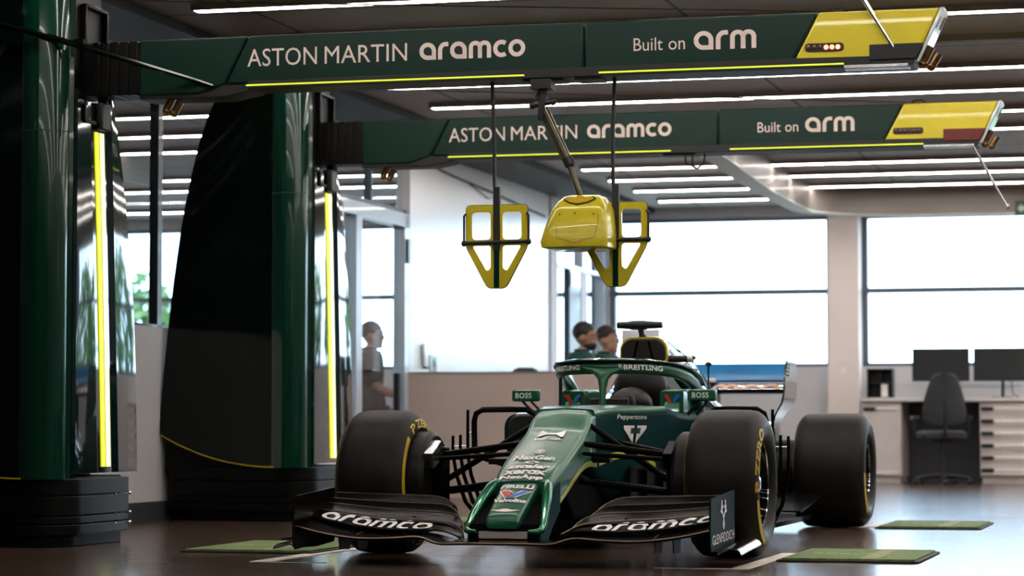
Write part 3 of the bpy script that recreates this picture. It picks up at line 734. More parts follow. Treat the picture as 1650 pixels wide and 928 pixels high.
wheel('rear_wheel', -.795, 3.62, .43, None, -1)
for sx in (-1, 1):
    for nm, a, b_ in (('rear_wishbone', (.6, 3.58, .45), (.16, 3.3, .42)), ('rear_wishbone', (.6, 3.62, .22), (.16, 3.4, .2)), ('drive_shaft', (.62, 3.62, .335), (.1, 3.65, .33))):
        MB().tube([(sx * a[0], a[1], a[2]), (sx * b_[0], b_[1], b_[2])], .02, 8).build(nm, 'carbon', car)
    MB().lathe([(sx * .44, .03), (sx * .44, .18), (sx * .62, .18), (sx * .62, .05)], (0, 3.62, .335), 'x', 20).build('rear_brake_drum', 'carbon_matte', car)
MB().loft([rrect(.16, .46, .13, .06, .04, 3.2, 4), rrect(.13, .42, .16, .06, .04, 3.8, 4), rrect(.08, .38, .22, .04, .04, 4.2, 4)]).build('gearbox', 'carbon_matte', car)

# front wing
def foil(st, th, nch=7):
    """stations: (x, y_le, z_le, y_te, z_te, camber) -> closed airfoil sections"""
    secs = []
    for (x, yl, zl, yt, zt, cam_) in st:
        up, lo = [], []
        for k in range(nch + 1):
            c_ = k / nch; y = yl + (yt - yl) * c_; z = zl + (zt - zl) * c_ - cam_ * math.sin(PI * c_) * (1 - .2 * c_)
            tt = th * (math.sqrt(c_ + .03) * (1 - c_) * 1.6 + .12) ; up.append((x, y, z + tt / 2)); lo.append((x, y, z - tt / 2))
        secs.append(up + lo[::-1])
    return secs
fw = bpy.data.objects.new('front_wing', None); COL.objects.link(fw); fw.parent = car
def spline_st(st, n):
    out = []; m_ = len(st) - 1
    cols = [[(k, s_[j]) for k, s_ in enumerate(st)] for j in range(len(st[0]))]
    for i in range(n + 1): out.append(tuple(smooth_tab(cols[j], m_ * i / n) for j in range(len(st[0]))))
    return out
half_main = [(0, -1.10, .098, -.86, .108, .002), (.15, -1.10, .098, -.86, .108, .002), (.25, -1.10, .098, -.85, .110, .004), (.34, -1.08, .122, -.82, .128, .01), (.46, -1.07, .115, -.80, .135, .012), (.62, -1.05, .112, -.78, .145, .012), (.78, -1.03, .130, -.76, .160, .010), (.914, -1.00, .158, -.76, .185, .006)]
st = spline_st(half_main, 28)
full = [(-a,) + tuple(r_) for a, *r_ in reversed(st)] + st[1:]
mp_ = MB().loft(foil(full, .022)).build('main_plane', 'carbon', fw, 0, 40)
MB().tube([(q[0], q[1] - .002, q[2] + .004) for q in full], .003, 6).build('edge_tube', 'edge_glint', mp_)  # thin tube added to draw the lit leading edge
flaps = [
    [(.20, -.90, .105, -.84, .108, .0), (.235, -.90, .128, -.76, .140, .008), (.31, -.90, .146, -.72, .172, .012), (.46, -.89, .144, -.71, .185, .014), (.62, -.87, .150, -.69, .194, .014), (.78, -.83, .170, -.67, .208, .012), (.914, -.79, .192, -.65, .222, .008)],
    [(.235, -.80, .125, -.74, .130, .0), (.265, -.79, .155, -.66, .175, .008), (.33, -.78, .175, -.62, .208, .012), (.48, -.77, .180, -.61, .218, .012), (.62, -.76, .185, -.60, .224, .012), (.78, -.73, .200, -.59, .238, .010), (.914, -.69, .220, -.57, .250, .008)],
    [(.275, -.70, .155, -.64, .160, .0), (.305, -.69, .190, -.58, .205, .006), (.37, -.68, .212, -.55, .242, .010), (.50, -.67, .216, -.54, .250, .010), (.62, -.66, .220, -.53, .253, .010), (.78, -.64, .230, -.53, .262, .008), (.914, -.61, .243, -.52, .270, .006)],
    [(.305, -.62, .190, -.57, .195, .0), (.335, -.61, .222, -.52, .238, .006), (.41, -.60, .245, -.49, .275, .008), (.52, -.59, .248, -.48, .283, .008), (.62, -.58, .252, -.47, .285, .008), (.78, -.57, .258, -.47, .289, .008), (.914, -.55, .266, -.46, .293, .006)]]
flap_o = {}
for k, st in enumerate(flaps):
    dy_, dz_ = ((0, 0), (.02, -.006), (.032, -.014), (.046, -.022))[k]
    S_ = [(q[0], q[1] + dy_ * min(1, j / 6), q[2] + dz_ * min(1, j / 6)) + tuple(q[3:]) for j, q in enumerate(spline_st(st, 26))]
    for sx in (1, -1):
        ss = [(sx * q[0],) + tuple(q[1:]) for q in S_]
        fo = MB().loft(foil(ss, .015)).build('flap', 'carbon', fw, 0, 40); flap_o[(k, sx)] = (fo, S_)
        MB().tube([(q[0], q[3] + .001, q[4] + .002) for q in ss], .0026, 6).build('edge_tube', 'edge_glint', fo)  # tube added as a painted highlight on each flap's trailing edge
# slot brackets and strakes
for sx in (1, -1):
    for x, y, z in ((.42, -.79, .150), (.60, -.78, .158), (.48, -.66, .185), (.66, -.65, .190)):
        br = MB().box(sx * x - .003, sx * x + .003, y - .03, y + .03, z - .012, z + .014); br.build('slot_bracket', 'carbon', fw)
for sx in (1, -1):
    for x in (.66, .74):
        sk = MB().prism([(-.93, .06), (-.80, .055), (-.78, .145), (-.95, .125)], sx * x - .003, sx * x + .003, 'x'); sk.build('under_strake', 'carbon_matte', fw)
for sx in (1, -1):
    ep = MB(); secs = []
    for (x, y, zb_, zt) in ((.916, -1.045, .105, .180), (.916, -1.03, .075, .293), (.916, -.90, .066, .300), (.917, -.74, .062, .307), (.918, -.50, .074, .318), (.918, -.485, .10, .313)):
        secs.append([(sx * (x - .004), y, zb_), (sx * (x + .004), y, zb_), (sx * (x + .004), y, zt), (sx * (x - .004), y, zt)])
    ep.loft(secs); epo = ep.build('endplate', 'teal_plate' if sx > 0 else 'carbon', fw, .002, 40, label='dark teal endplate with stag mark' if sx > 0 else None)
    ft = MB(); secs = []
    for k in range(9):
        y = -.97 + .50 * k / 8; z = .062 + .022 * k / 8; q = []
        for j in range(7):
            a = PI * j / 6; q.append((sx * (.985 - .050 * math.cos(a)), y, z + .026 * math.sin(a)))
        q += [(p_[0], p_[1], p_[2] - .004) for p_ in q[::-1]]
        secs.append(q)
    ft.loft(secs); ft.build('foot_plate', 'chrome' if sx > 0 else 'carbon', epo, 0, 50, label='shiny curved foot plate' if sx > 0 else None)
    if sx > 0:
        epx = lambda y: lerp_tab([(-1.03, .916), (-.74, .917), (-.50, .918)], y) + .0065
        fn = lambda u, v: (epx(-1.015 + .50 * u), -1.015 + .50 * u, .100 + .040 * v + .010 * u)
        decal('endplate_lettering', text2d('GLENFIDDICH', 0, .0), fn, 'white_print', epo)
        vs, fs = [], []
        for pts in ([(.5, 0), (.42, .2), (.5, .36), (.58, .2), (.5, 0)], [(.5, .36), (.38, .55), (.26, .72), (.34, .98)], [(.5, .36), (.62, .55), (.74, .72), (.66, .98)], [(.30, .66), (.44, .80)], [(.70, .66), (.56, .80)], [(.36, .56), (.18, .62)], [(.64, .56), (.82, .62)]):
            a_, b_ = ribbon(pts, .085); k0 = len(vs); vs += a_; fs += [tuple(i + k0 for i in q) for q in b_]
        decal('stag_mark', (vs, fs), lambda u, v: (epx(-.87 + .22 * u), -.87 + .22 * u, .160 + .125 * v), 'white_print', epo)
tow = MB().tube([(-.94, -.84, .11), (-.99, -.87, .105), (-1.03, -.86, .10), (-1.05, -.80, .098), (-1.02, -.74, .10), (-.95, -.72, .11)], .008, 8); tow.build('cable_loop', 'black', fw)
# wing lettering
for sx in (1, -1):
    fo, S_ = flap_o[(0, sx)]
    cols = [[(q[0], q[j]) for q in S_] for j in range(len(S_[0]))]
    def on_flap(x, c_):
        yl, zl, yt, zt, cm = [lerp_tab(cols[j], x) for j in range(1, 6)]
        y = yl + (yt - yl) * c_; z = zl + (zt - zl) * c_ - cm * math.sin(PI * c_) * (1 - .2 * c_); tt = .015 * (math.sqrt(c_ + .03) * (1 - c_) * 1.6 + .12)
        return (sx * x, y, z + tt / 2 + .003)
    wd = rounded_word('aramco')
    vs = [(a, b_) for a, b_ in wd[0]]
    if sx > 0: fn = lambda u, v: on_flap(.36 + .53 * u, .12 + .74 * v)
    else: fn = lambda u, v: on_flap(.89 - .53 * u, .12 + .74 * v)
    decal('wing_lettering', (vs, wd[1]), fn, 'white_print', fo)
    fo, S_ = flap_o[(2, sx)]
# nose lettering
def on_nose(x, y): return (x, y, ztop(y) + CR * max(0, 1 - (abs(x) / .15) ** 2) + .0035)
def on_tip(x, y): return (x, y, ztop(y) - .004 + .006 * max(0, 1 - (abs(x) / .085) ** 2) + .0025)
def nose_word(s, x0, x1, y0, y1, fn=None, m='white_print', shear=0, bold=.045, par=None, name='nose_lettering'):
    fn = fn or on_nose
    sh = text2d(s, shear, bold) if isinstance(s, str) else s
    decal(name, sh, lambda u, v: fn(x0 + (x1 - x0) * u, y0 + (y1 - y0) * v), m, par or nose_o)
nose_word(([(0, 0), (0.02, 1), (.10, 1), (.32, .62), (.68, .62), (.90, 1), (.98, 1), (1, 0), (.9, 0), (.70, .34), (.30, .34), (.10, 0)], [(0, 1, 2, 11), (2, 3, 10, 11), (3, 4, 9, 10), (4, 5, 8, 9), (5, 6, 7, 8)]), -.062, .062, -.125, -.045, name='nose_mark')
nose_word('HONDA', -.066, .066, -.165, -.145)
sq = ribbon(arc(.5, .5, .42, 0, 360, 20)[:-1], .14, True); nose_word(sq, -.018, .028, -.352, -.30, name='nose_mark'); nose_word('m', -.004, .014, -.34, -.312)
nose_word('NexGen', -.096, .096, -.43, -.372)
el = ([(.5, .5)] + arc(.5, .5, .5, 0, 360, 20)[:-1], [(0, k + 1, (k + 1) % 20 + 1) for k in range(20)]); nose_word(ribbon(arc(.5, .5, .4, -30, 300, 20), .3), -.030, .034, -.478, -.448, name='nose_mark')
nose_word('zscaler', -.098, .098, -.535, -.485, shear=.2)
nose_word('xerox', -.098, .098, -.598, -.552)
nose_word('NetApp', -.100, .096, -.655, -.610, on_nose)
nose_word('PIRELLI', -.074, .074, -.718, -.683, on_tip, par=tongue)
nose_word(ribbon([(.0, .9), (1, .9)], .16), -.074, .074, -.70, -.670, on_tip, par=tongue, name='nose_mark')
for poly, m_ in (([(0, 1), (.28, 1), (.56, 0), (.28, 0)], 'red_print'), ([(.30, 0), (.56, 0), (1, 1), (.72, 1), (.5, .52)], 'blue_print')):
    nose_word(([(a, b_) for a, b_ in poly], [tuple(range(len(poly)))]), -.066, .070, -.806, -.742, on_tip, m_, par=tongue, name='nose_mark')
for pl in ([(-.02, 1.04), (.29, 1.04), (.53, .5), (.71, 1.05), (1.03, 1.05), (.57, -.05), (.27, -.05), (-.02, 1.04)],):
    nose_word(ribbon(pl, .05), -.066, .070, -.806, -.742, on_tip, par=tongue, name='nose_mark')
nose_word('Valvoline', -.074, .074, -.848, -.815, on_tip, par=tongue)
nose_word(([(0, .9), (.30, .75), (.42, 1), (.58, 1), (.70, .75), (1, .9), (.72, .25), (.5, .1), (.28, .25)], [tuple(range(9))]), -.068, .068, -.935, -.905, on_tip, par=tongue, name='nose_mark')
# flank lettering (the side that faces the lettered tyre)
def on_flank(y, z): return (flank(y, z) + .004, y, z)
decal('flank_lettering', text2d('Pepperstone', 0, .0), lambda u, v: on_flank(.44 + .30 * u, .622 + .030 * v), 'white_print', tub)
wg = []
wf = []
for k in range(9):
    for sg in (-1, 1):
        a0 = .5 + sg * (.06 + .045 * k); a1 = a0 + sg * .034; z0 = .0 + .09 * k; k0 = len(wg)
        wg += [(a0, .16 * 0 + z0 * 1.0), (a1, z0 + .04), (a1 + sg * .02, .98), (a0, .98)]; wf.append((k0, k0 + 1, k0 + 2, k0 + 3))
k0 = len(wg); wg += [(.28, .55), (.72, .55), (.72, .86), (.28, .86)]
decal('wing_mark', (wg, wf), lambda u, v: on_flank(.50 + .26 * u, .515 + .085 * v), 'white_print', tub)
decal('wing_mark', ([(.3, .52), (.7, .52), (.7, .84), (.3, .84)], [(0, 1, 2, 3)]), lambda u, v: (on_flank(.50 + .26 * u, .515 + .085 * v)[0] + .002,) + on_flank(.50 + .26 * u, .515 + .085 * v)[1:], 'green_dark', tub)
decal('pylon_mark', text2d('FIA', 0, .03), lambda u, v: (smooth_tab(NW, .08 + .05 * u) + .004, .05 + .05 * u, .46 + .055 * v), 'white_print', nose_o)
# rear wing
rw = bpy.data.objects.new('rear_wing', None); COL.objects.link(rw); rw.parent = car
def plane(name, y0, z0, y1, z1, cam_, th, m, par):
    return MB().loft(foil([(x, y0, z0, y1, z1, cam_) for x in (-.485, -.25, 0, .25, .485)], th)).build(name, m, par, 0, 40)
rm_ = plane('main_plane', 3.66, .80, 3.98, .86, .03, .022, 'blue', rw)
fl_ = plane('upper_flap', 3.90, .872, 4.05, .975, .012, .016, 'blue', rw)
MB().loft([[(x, 3.70, .785), (x, 3.655, .792), (x, 3.66, .815), (x, 3.70, .81)] for x in (-.485, .485)]).build('leading_lip', 'carbon', rw)
MB().loft([[(x, 3.93, .863), (x, 3.925, .868), (x, 3.925, .874), (x, 3.94, .872)] for x in (-.485, .485)]).build('slot_edge', 'carbon', rw)
MB().box(-.03, .03, 3.86, 4.0, .86, .885).build('flap_actuator', 'label', rw, .006)
aw = rounded_word('aramco', .2)
decal('wing_lettering', aw, lambda u, v: (-.36 + .80 * u, 3.72 + .17 * v, .8005 + .0475 * v + .004 - .03 * math.sin(PI * (.19 + .53 * v)) * (1 - .2 * (.19 + .53 * v)) + .018), 'orange_print', rm_)
for sx in (-1, 1):
    e_ = MB(); secs = []
    for (z, x, y0, y1) in ((.985, .492, 3.72, 4.06), (.90, .492, 3.66, 4.10), (.78, .490, 3.62, 4.10), (.735, .478, 3.63, 4.08), (.66, .425, 3.70, 4.02), (.60, .405, 3.72, 3.98), (.42, .395, 3.70, 3.98), (.30, .39, 3.70, 3.98)):
        secs.append([(sx * (x - .006), y0, z), (sx * (x + .006), y0, z), (sx * (x + .006), y1, z), (sx * (x - .006), y1, z)])
    e_.loft(secs); eo = e_.build('endplate', 'teal_gloss', rw, .002, 40)
    sl = MB()
    for k in range(4): sl.tube([(sx * .4995, 3.70 - .01 * k, .965 - .022 * k), (sx * .4995, 3.76 - .01 * k, .968 - .022 * k), (sx * .4995, 3.785 - .01 * k, .962 - .022 * k)], .005, 6)
    sl.build('louvre', 'black', eo)
for x in (-.06, .06): MB().prism([(3.75, .42), (3.85, .42), (3.86, .80), (3.72, .79)], x - .006, x + .006, 'x').build('wing_pylon', 'carbon', rw)
MB().loft([[(x, 3.9, .36), (x, 4.15, .39), (x, 4.15, .405), (x, 3.9, .378)] for x in (-.39, .39)]).build('beam_wing', 'carbon', rw)
# ------------------------------------------------------------------ gantries (pillar + beam)
def make_gantry(label, box_mat='black'):
    g = thing('pit_gantry', label, 'gantry', -3.0, .45)
    D = (3.0, -.45, 0)                         # geometry below is written in garage coordinates of the near gantry
    B = lambda mb, *a, **k: mb.shift(D).build(*a, **k)
    YBK = [(.30, .93), (.6, .92), (1.2, .87), (1.85, .73), (2.2, .61), (2.5, .50), (2.95, .40)]
    XLF = [(.30, -3.50), (.62, -3.50), (1.2, -3.45), (1.82, -3.37), (2.3, -3.27), (2.55, -3.19), (2.95, -3.0)]
    Z = [.335, .5, .62, .9, 1.2, 1.5, 1.82, 2.0, 2.2, 2.4, 2.55, 2.75, 2.95]
    # wide gloss side facing the viewer; its lower edge sweeps up away from the car
    mb = MB(); secs = []
    for z in Z:
        xl = smooth_tab(XLF, z); q = []
        for k in range(9):
            t = k / 8; x = xl + (-2.70 - xl) * t; q.append((x, .075 - .10 * math.sin(PI / 2 * t) - .008 * math.sin(PI * t), z + (.20 * (1 - t) ** 2 if z < .4 else (.13 * (1 - t) ** 2 if z < .55 else 0))))
        q += [(-2.70, .12, q[-1][2]), (xl + .02, .22, q[0][2])]
        secs.append(q)
    mb.loft(secs); side_o = B(mb, 'side_panel', 'black_gloss', g, 0, 50)
    mb = MB()
    n_ = 20
    for k in range(n_):
        t0, t1 = k / n_, (k + 1) / n_
        f_ = lambda t: (smooth_tab(XLF, .4) + .01 + (-2.70 - smooth_tab(XLF, .4)) * t, .072 - .10 * math.sin(PI / 2 * t) - .012, .335 + .20 * (1 - t) ** 2)
        a, b_ = f_(t0), f_(t1)
        mb.add([a, b_, (b_[0], b_[1], b_[2] + .008), (a[0], a[1], a[2] + .008)], [(0, 1, 2, 3)])
    B(mb, 'edge_line', 'yellow_mark', side_o, 0, 0)
    # rounded front column
    mb = MB(); secs = []
    for z in (.335, 1, 1.6, 2.05, 2.051, 2.5, 2.95):
        q = []
        for k in range(17):
            a = math.radians(185 + 190 * k / 16); q.append((-2.637 + .125 * math.cos(a), .075 + .125 * math.sin(a), z))
        q += [(-2.50, .12, z), (-2.75, .12, z)]
        secs.append(q)
    mb.loft(secs); co = B(mb, 'edge_column', 'column_green', g, 0, 60)
    mb = MB(); mb.tube([(-2.637 + .1262 * math.cos(math.radians(185 + 190 * k / 16)), .075 + .1262 * math.sin(math.radians(185 + 190 * k / 16)), 2.05) for k in range(17)], .0022, 5); B(mb, 'panel_seam', 'black', co)
    # faceted end cladding around the light channel
    mb = MB(); secs = []
    for z in [.36, .62, .9, 1.2, 1.5, 1.82, 2.0, 2.15, 2.27]:
        yb = smooth_tab(YBK, z); yc = lerp_tab([(.36, .52), (2.15, .40)], z); wob = .0025 * math.sin(6 * z)
        secs.append([(-2.50, .13, z), (-2.488, .145, z), (-2.480 + wob, .23, z), (-2.476, yc - .13, z), (-2.494, yc - .085, z), (-2.494, yc + .085, z), (-2.476, yc + .13, z), (-2.478 - wob, (yc + yb) / 2 + .06, z), (-2.486, yb - .02, z), (-2.50, yb, z), (-3.1, yb - .02, z), (-3.1, .14, z)])
    mb.loft(secs); cl = B(mb, 'end_cladding', 'clad', g, 0, 12)
    for dy, m_ in ((-.050, 'led_yellow'), (.014, 'led_white')):
        mb = MB(); secs = []
        for z in (.39, .8, 1.2, 1.6, 2.08):
            yc = lerp_tab([(.36, .52), (2.15, .40)], z) + dy + .008 * math.sin(z * 1.5); secs.append([(-2.498, yc, z), (-2.4885, yc, z), (-2.4885, yc + .042, z), (-2.498, yc + .042, z)])
        mb.loft(secs); B(mb, 'light_strip', m_, cl, 0, 30, label='yellow light strip' if dy < 0 else 'pale yellow light strip')
    mb = MB().box(-2.49, -2.452, .36, .47, 2.09, 2.23); B(mb, 'strip_cover', 'black', cl, .01)
    mb = MB(); secs = []
    for z in (2.24, 2.4, 2.6, 2.8, 2.95):
        yb = smooth_tab(YBK, z); secs.append([(-2.50, .13, z), (-2.50, yb, z), (-3.0, yb, z), (-3.0, .13, z)])
    mb.loft(secs); he = B(mb, 'head_block', 'carbon_matte', g, .006)
    mb = MB()
    for sy in (.20, .46): mb.box(-2.502, -2.47, sy - .012, sy + .012, 2.12, 2.70)
    mb.box(-2.502, -2.47, .20, .46, 2.69, 2.71).box(-2.502, -2.47, .2, .46, 2.11, 2.13); B(mb, 'socket_frame', 'carbon', he, .004)
    mb = MB()
    for yy in (.17, .22, .40, .45): B(MB().ball((-2.478, yy, 2.21), (.012, .010, .014), 8, 5), 'bolt', 'steel', cl)
    # ribbed plinth
    mb = MB()
    for k, (z0, z1, ins) in enumerate(((0, .055, .03), (.06, .11, .0), (.115, .15, .0), (.155, .25, 0), (.255, .335, .0))):
        mb.prism(round_poly([(-3.46 + ins, .10 + ins), (-2.66, -.02 + ins), (-2.56 - ins, .0 + ins), (-2.47 - ins, .14), (-2.47 - ins, .80 - ins), (-3.46 + ins, .80 - ins)], .05, 3), z0, z1, 'z')
    mb.box(-3.47, -2.7, .10, .80, .30, .60)
    mb.prism(round_poly([(-3.44, .13), (-2.66, .02), (-2.50, .15), (-2.50, .77), (-3.44, .77)], .05, 3), .0, .345, 'z')
    pl = B(mb, 'plinth', 'plinth', g, .004, 30)
    mb = MB()
    for z in (.10, .152, .252): mb.ball((-2.468, .775, z), .010, 8, 5).ball((-2.468, .60, z), .006, 8, 5)
    B(mb, 'stud', 'chrome', pl)
    # beam
    Y0, Y1 = .35, .57
    mb = MB()
    for k in range(7): mb.box(-2.62 + .052 * k, -2.575 + .052 * k, Y0 + .004, Y1 - .004, 2.262, 2.534 - .002 * (k % 2))
    mb.box(-2.72, -2.24, Y0 + .012, Y1 - .012, 2.27, 2.528); B(mb, 'telescopic_sleeve', 'carbon_matte', g, .003)
    mb = MB().prism([(-2.249, 2.255), (-1.93, 2.255), (-1.793, 2.300), (-1.670, 2.534), (-2.249, 2.534)], Y0, Y1); B(mb, 'beam_root', 'beam_green', g, .010, 30, seg=3)
    mb = MB().prism([(-2.25, 2.235), (-1.80, 2.235), (-1.66, 2.262), (-1.62, 2.295), (-1.80, 2.30), (-1.93, 2.258), (-2.25, 2.258)], Y0 + .01, Y1 - .01); B(mb, 'root_bracket', 'black', g, .004)
    mb = MB().prism([(-1.785, 2.298), (.046, 2.291), (.046, 2.534), (-1.662, 2.534)], Y0, Y1); lp = B(mb, 'logo_panel', 'beam_green', g, .010, 30, seg=3)
    mb = MB().prism([(.054, 2.291), (1.050, 2.291), (1.178, 2.534), (.054, 2.534)], Y0, Y1); rp = B(mb, 'outer_panel', 'beam_green', g, .010, 30, seg=3)
    mb = MB().prism([(1.056, 2.291), (1.630, 2.291), (1.745, 2.534), (1.184, 2.534)], Y0, Y1); tp = B(mb, 'tip_panel', 'yellow', g, .010, 30, seg=3, label='yellow beam tip')
    mb = MB().prism([(-1.66, 2.272), (1.62, 2.272), (1.635, 2.318), (1.05, 2.322), (-1.67, 2.310)], Y0 - .003, Y1 + .003); B(mb, 'underside_rail', 'black', g, .003)
    mb = MB().prism([(1.632, 2.285), (1.650, 2.285), (1.768, 2.537), (1.748, 2.537)], Y0 + .005, Y1 - .005); ec_ = B(mb, 'end_cap', 'pale_cap', g, .004)
    mb = MB().prism([(1.735, 2.445), (1.760, 2.497), (1.766, 2.497), (1.741, 2.445)], .42, .46); B(mb, 'end_recess', 'black', ec_)
    for x0, x1 in ((-1.675, -.245), (.124, 1.30)):
        mb = MB().box(x0, x1, Y0 - .010, Y0 + .0, 2.2835, 2.291); B(mb, 'light_strip', 'led_lime', g, .002)
    f0 = Y0 - .0025
    S3 = lambda x, z: (x + 3.0, f0 - .45, z)
    decal('lettering', text2d('ASTON', 0, 0, 1.02), lambda u, v: S3(-1.669 + .365 * u, 2.380 + .088 * v), 'pink_print', lp)
    decal('lettering', text2d('MARTIN', 0, 0, 1.02), lambda u, v: S3(-1.264 + .426 * u, 2.381 + .086 * v), 'pink_print', lp)
    decal('lettering', rounded_word('aramco', .25), lambda u, v: S3(-.775 + .535 * u, 2.380 + .085 * v), 'pink_print', lp)
    decal('lettering', text2d('Built', 0, .0), lambda u, v: S3(.295 + .142 * u, 2.384 + .062 * v), 'pink_print', rp)
    decal('lettering', text2d('on', 0, .0), lambda u, v: S3(.465 + .080 * u, 2.384 + .043 * v), 'pink_print', rp)
    decal('lettering', rounded_word('arm', .24), lambda u, v: S3(.587 + .300 * u, 2.378 + .090 * v), 'pink_print', rp)
    # status lamps, latch box, brass clamps, swing rods
    mb = MB().prism(round_poly([(1.118, 2.348), (1.30, 2.348), (1.30, 2.388), (1.118, 2.388)], .018), Y0 - .004, Y0 + .002); sp_ = B(mb, 'status_panel', 'black', tp)
    for k in range(6):
        x = 1.135 + .0275 * k; lit = k >= 3
        mb = MB().lathe([(Y0 - .0045, .0115), (Y0 - .008, .0105), (Y0 - .0095, .006), (Y0 - .010, .0005)], (x, 0, 2.368), 'y', 14); B(mb, 'status_lamp', 'lamp_red' if lit and box_mat == 'black' else 'lamp_off', tp, label='lit red lamp' if lit and box_mat == 'black' else None)
    mb = MB().prism([(1.42, 2.300), (1.636, 2.300), (1.668, 2.372), (1.42, 2.372)], Y0 - .012, Y0 + .05); B(mb, 'latch_box', box_mat, tp, .003)
    mb = MB().box(1.30, 1.60, Y0 - .01, Y0 + .08, 2.262, 2.28); B(mb, 'end_track', 'steel', g, .003)
    for cx, cz, s_ in ((-2.09, 2.215, 1), (1.69, 2.315, -1)):
        mb = MB(); mb.tube([(cx - .03, .40, cz - .03), (cx + .01, .40, cz + .045)], .020, 10).tube([(cx + .012, .40, cz - .045), (cx + .045, .40, cz + .01)], .020, 10).ball((cx - .03, .40, cz - .035), .022, 8, 6).ball((cx + .01, .40, cz - .048), .022, 8, 6).tube([(cx - .01, .42, cz + .02), (cx - .01, .42, cz + .06)], .012, 8)
        B(mb, 'hinge_clamp', 'brass', g, label='brass clamp under the beam' if s_ > 0 else 'brass clamp at the beam tip')
    # support wire
    mb = MB().tube([(-2.50, .45, 2.765), (-.6, .45, 2.655), (1.25, .45, 2.55)], .0035, 6); B(mb, 'support_wire', 'brass', g)
    mb = MB().tube([(1.215, .45, 2.535), (1.23, .45, 2.56), (1.28, .45, 2.565), (1.32, .45, 2.535)], .006, 6); B(mb, 'wire_anchor', 'black', g)
    return g, B
g1, B = make_gantry('near dark green pit gantry whose beam shows lit red lamps at its yellow tip')
B(MB().tube([(-3.12, -.09, 2.660), (-2.84, -.085, 2.585)], .011, 8).tube([(-2.84, -.088, 2.585), (-2.62, -.085, 2.525), (-2.40, .03, 2.46), (-1.95, .335, 2.325), (-1.85, .345, 2.29)], [.016, .016, .016, .012, .010], 8).box(-2.45, -2.40, .0, .06, 2.47, 2.50), 'brace_rod', 'black_gloss', g1)
B(MB().tube([(1.35, .33, 2.70), (1.395, .33, 2.585), (1.532, .335, 2.355)], [.009, .010, .008], 8), 'swing_rod', 'steel', g1)
B(MB().box(-.26, -.06, .38, .52, 2.262, 2.275).box(.0, .13, .36, .5, 2.258, 2.275), 'mount_track', 'black', g1, .004)
g2, B = make_gantry('far dark green pit gantry with a dark red latch box at its yellow tip', 'dark_red')
g2.location = G(-3.0, 4.0, 0)
B(MB().tube([(1.575, .36, 2.30), (1.72, .36, 2.03)], .009, 8).tube([(1.72, .36, 2.03), (1.745, .36, 1.985), (1.79, .36, 1.905)], .005, 8).ball((1.795, .36, 1.90), (.010, .010, .018), 8, 6), 'swing_rod', 'steel', g2)
B(MB().tube([(-.18, .45, 2.29), (-.17, .45, 2.215), (-.10, .45, 2.185), (-.06, .45, 2.21), (-.05, .45, 2.28)], .006, 6).tube([(-.13, .45, 2.29), (-.13, .45, 2.20)], .005, 6).box(-.30, -.10, .38, .5, 2.262, 2.276), 'cable_loop', 'black', g2)

# hanging yellow guide boards
def board(x, label):
    t = thing('hanging_guide_board', label, 'guide board', x, .45, 0, group='yellow guide boards hanging from the near beam')
    out = round_poly([(-.155, 1.67), (.155, 1.67), (.155, 1.468), (.046, 1.266), (-.046, 1.266), (-.155, 1.468)], .022)
    holes = []
    for s_ in (-1, 1):
        holes.append(round_poly([(s_ * .030, 1.637), (s_ * .125, 1.637), (s_ * .125, 1.502), (s_ * .030, 1.502)], .02))
        holes.append(round_poly([(s_ * .030, 1.473), (s_ * .125, 1.473), (s_ * .052, 1.348), (s_ * .030, 1.360)], .015))
    vs, fs = plate([out] + holes, .012); MB().add(vs, fs).build('board', 'yellow', t, 0, 30)
    MB().tube([(a, 0, b_) for a, b_ in out], .0035, 6, True).build('edge_tube', 'black', t)
    MB().box(-.013, .013, -.010, -.0065, 1.268, 1.668).build('centre_stripe', 'teal', t, 0)
    MB().box(-.017, .017, -.012, .012, 1.45, 1.76).build('spine', 'black', t, .003)
    cbar = MB().tube([(-.158, -.012, 1.487), (.158, -.012, 1.491)], .009, 10).build('cross_bar', 'black', t)
    for s_ in (-1, 1):
        MB().tube([(s_ * .152, -.012, 1.63), (s_ * .163, -.012, 1.62), (s_ * .163, -.012, 1.50), (s_ * .160, -.012, 1.487)], .0055, 8).build('side_rod', 'black', t)
        MB().ball((s_ * .163, -.012, 1.487 + .002 * s_), (.014, .012, .016), 10, 6).build('knob', 'black', cbar)
    MB().tube([(0, 0, 1.74), (-.012, 0, 1.76), (-.014, 0, 2.02), (-.024 if x < 0 else -.004, 0, 2.276)], .0095, 8).build('hanger_rod', 'black', t)
    return t
board(-.41, 'yellow guide board with black cross bar hanging left of the yellow pod, clear of it')
board(.183, 'yellow guide board partly covered by the yellow pod on the hanging boom')
# boom with the yellow pod
t = thing('boom_pod', 'rounded yellow pod with winged emblem on a bronze boom under the near beam', 'boom pod', -.165, .38)
D2 = (.165, -.0, 0)
mb = MB(); mb.box(-.05, .05, -.05, .05, 2.22, 2.268).tube([(-.0, 0, 2.24), (.0, 0, 2.15)], .026, 10).tube([(-.05, -.01, 2.145), (.05, -.01, 2.16)], .014, 8).ball((-.05, -.01, 2.145), .018, 8, 6).ball((.052, -.01, 2.16), .018, 8, 6).tube([(.0, -.02, 2.16), (-.008, -.02, 2.07)], .017, 8).tube([(.0, 0, 2.24), (-.03, -.01, 2.19), (.02, -.01, 2.15)], .010, 6)
mb.build('boom_joint', 'black', t, .002)
mb = MB().tube([(.005, 0, 2.13), (.135, -.03, 1.865)], .021, 12).tube([(.135, -.03, 1.865), (.195, -.05, 1.70)], .015, 12).tube([(-.012, .02, 2.10), (.11, -.01, 1.86)], .006, 6); bo = mb.build('boom', 'bronze', t)
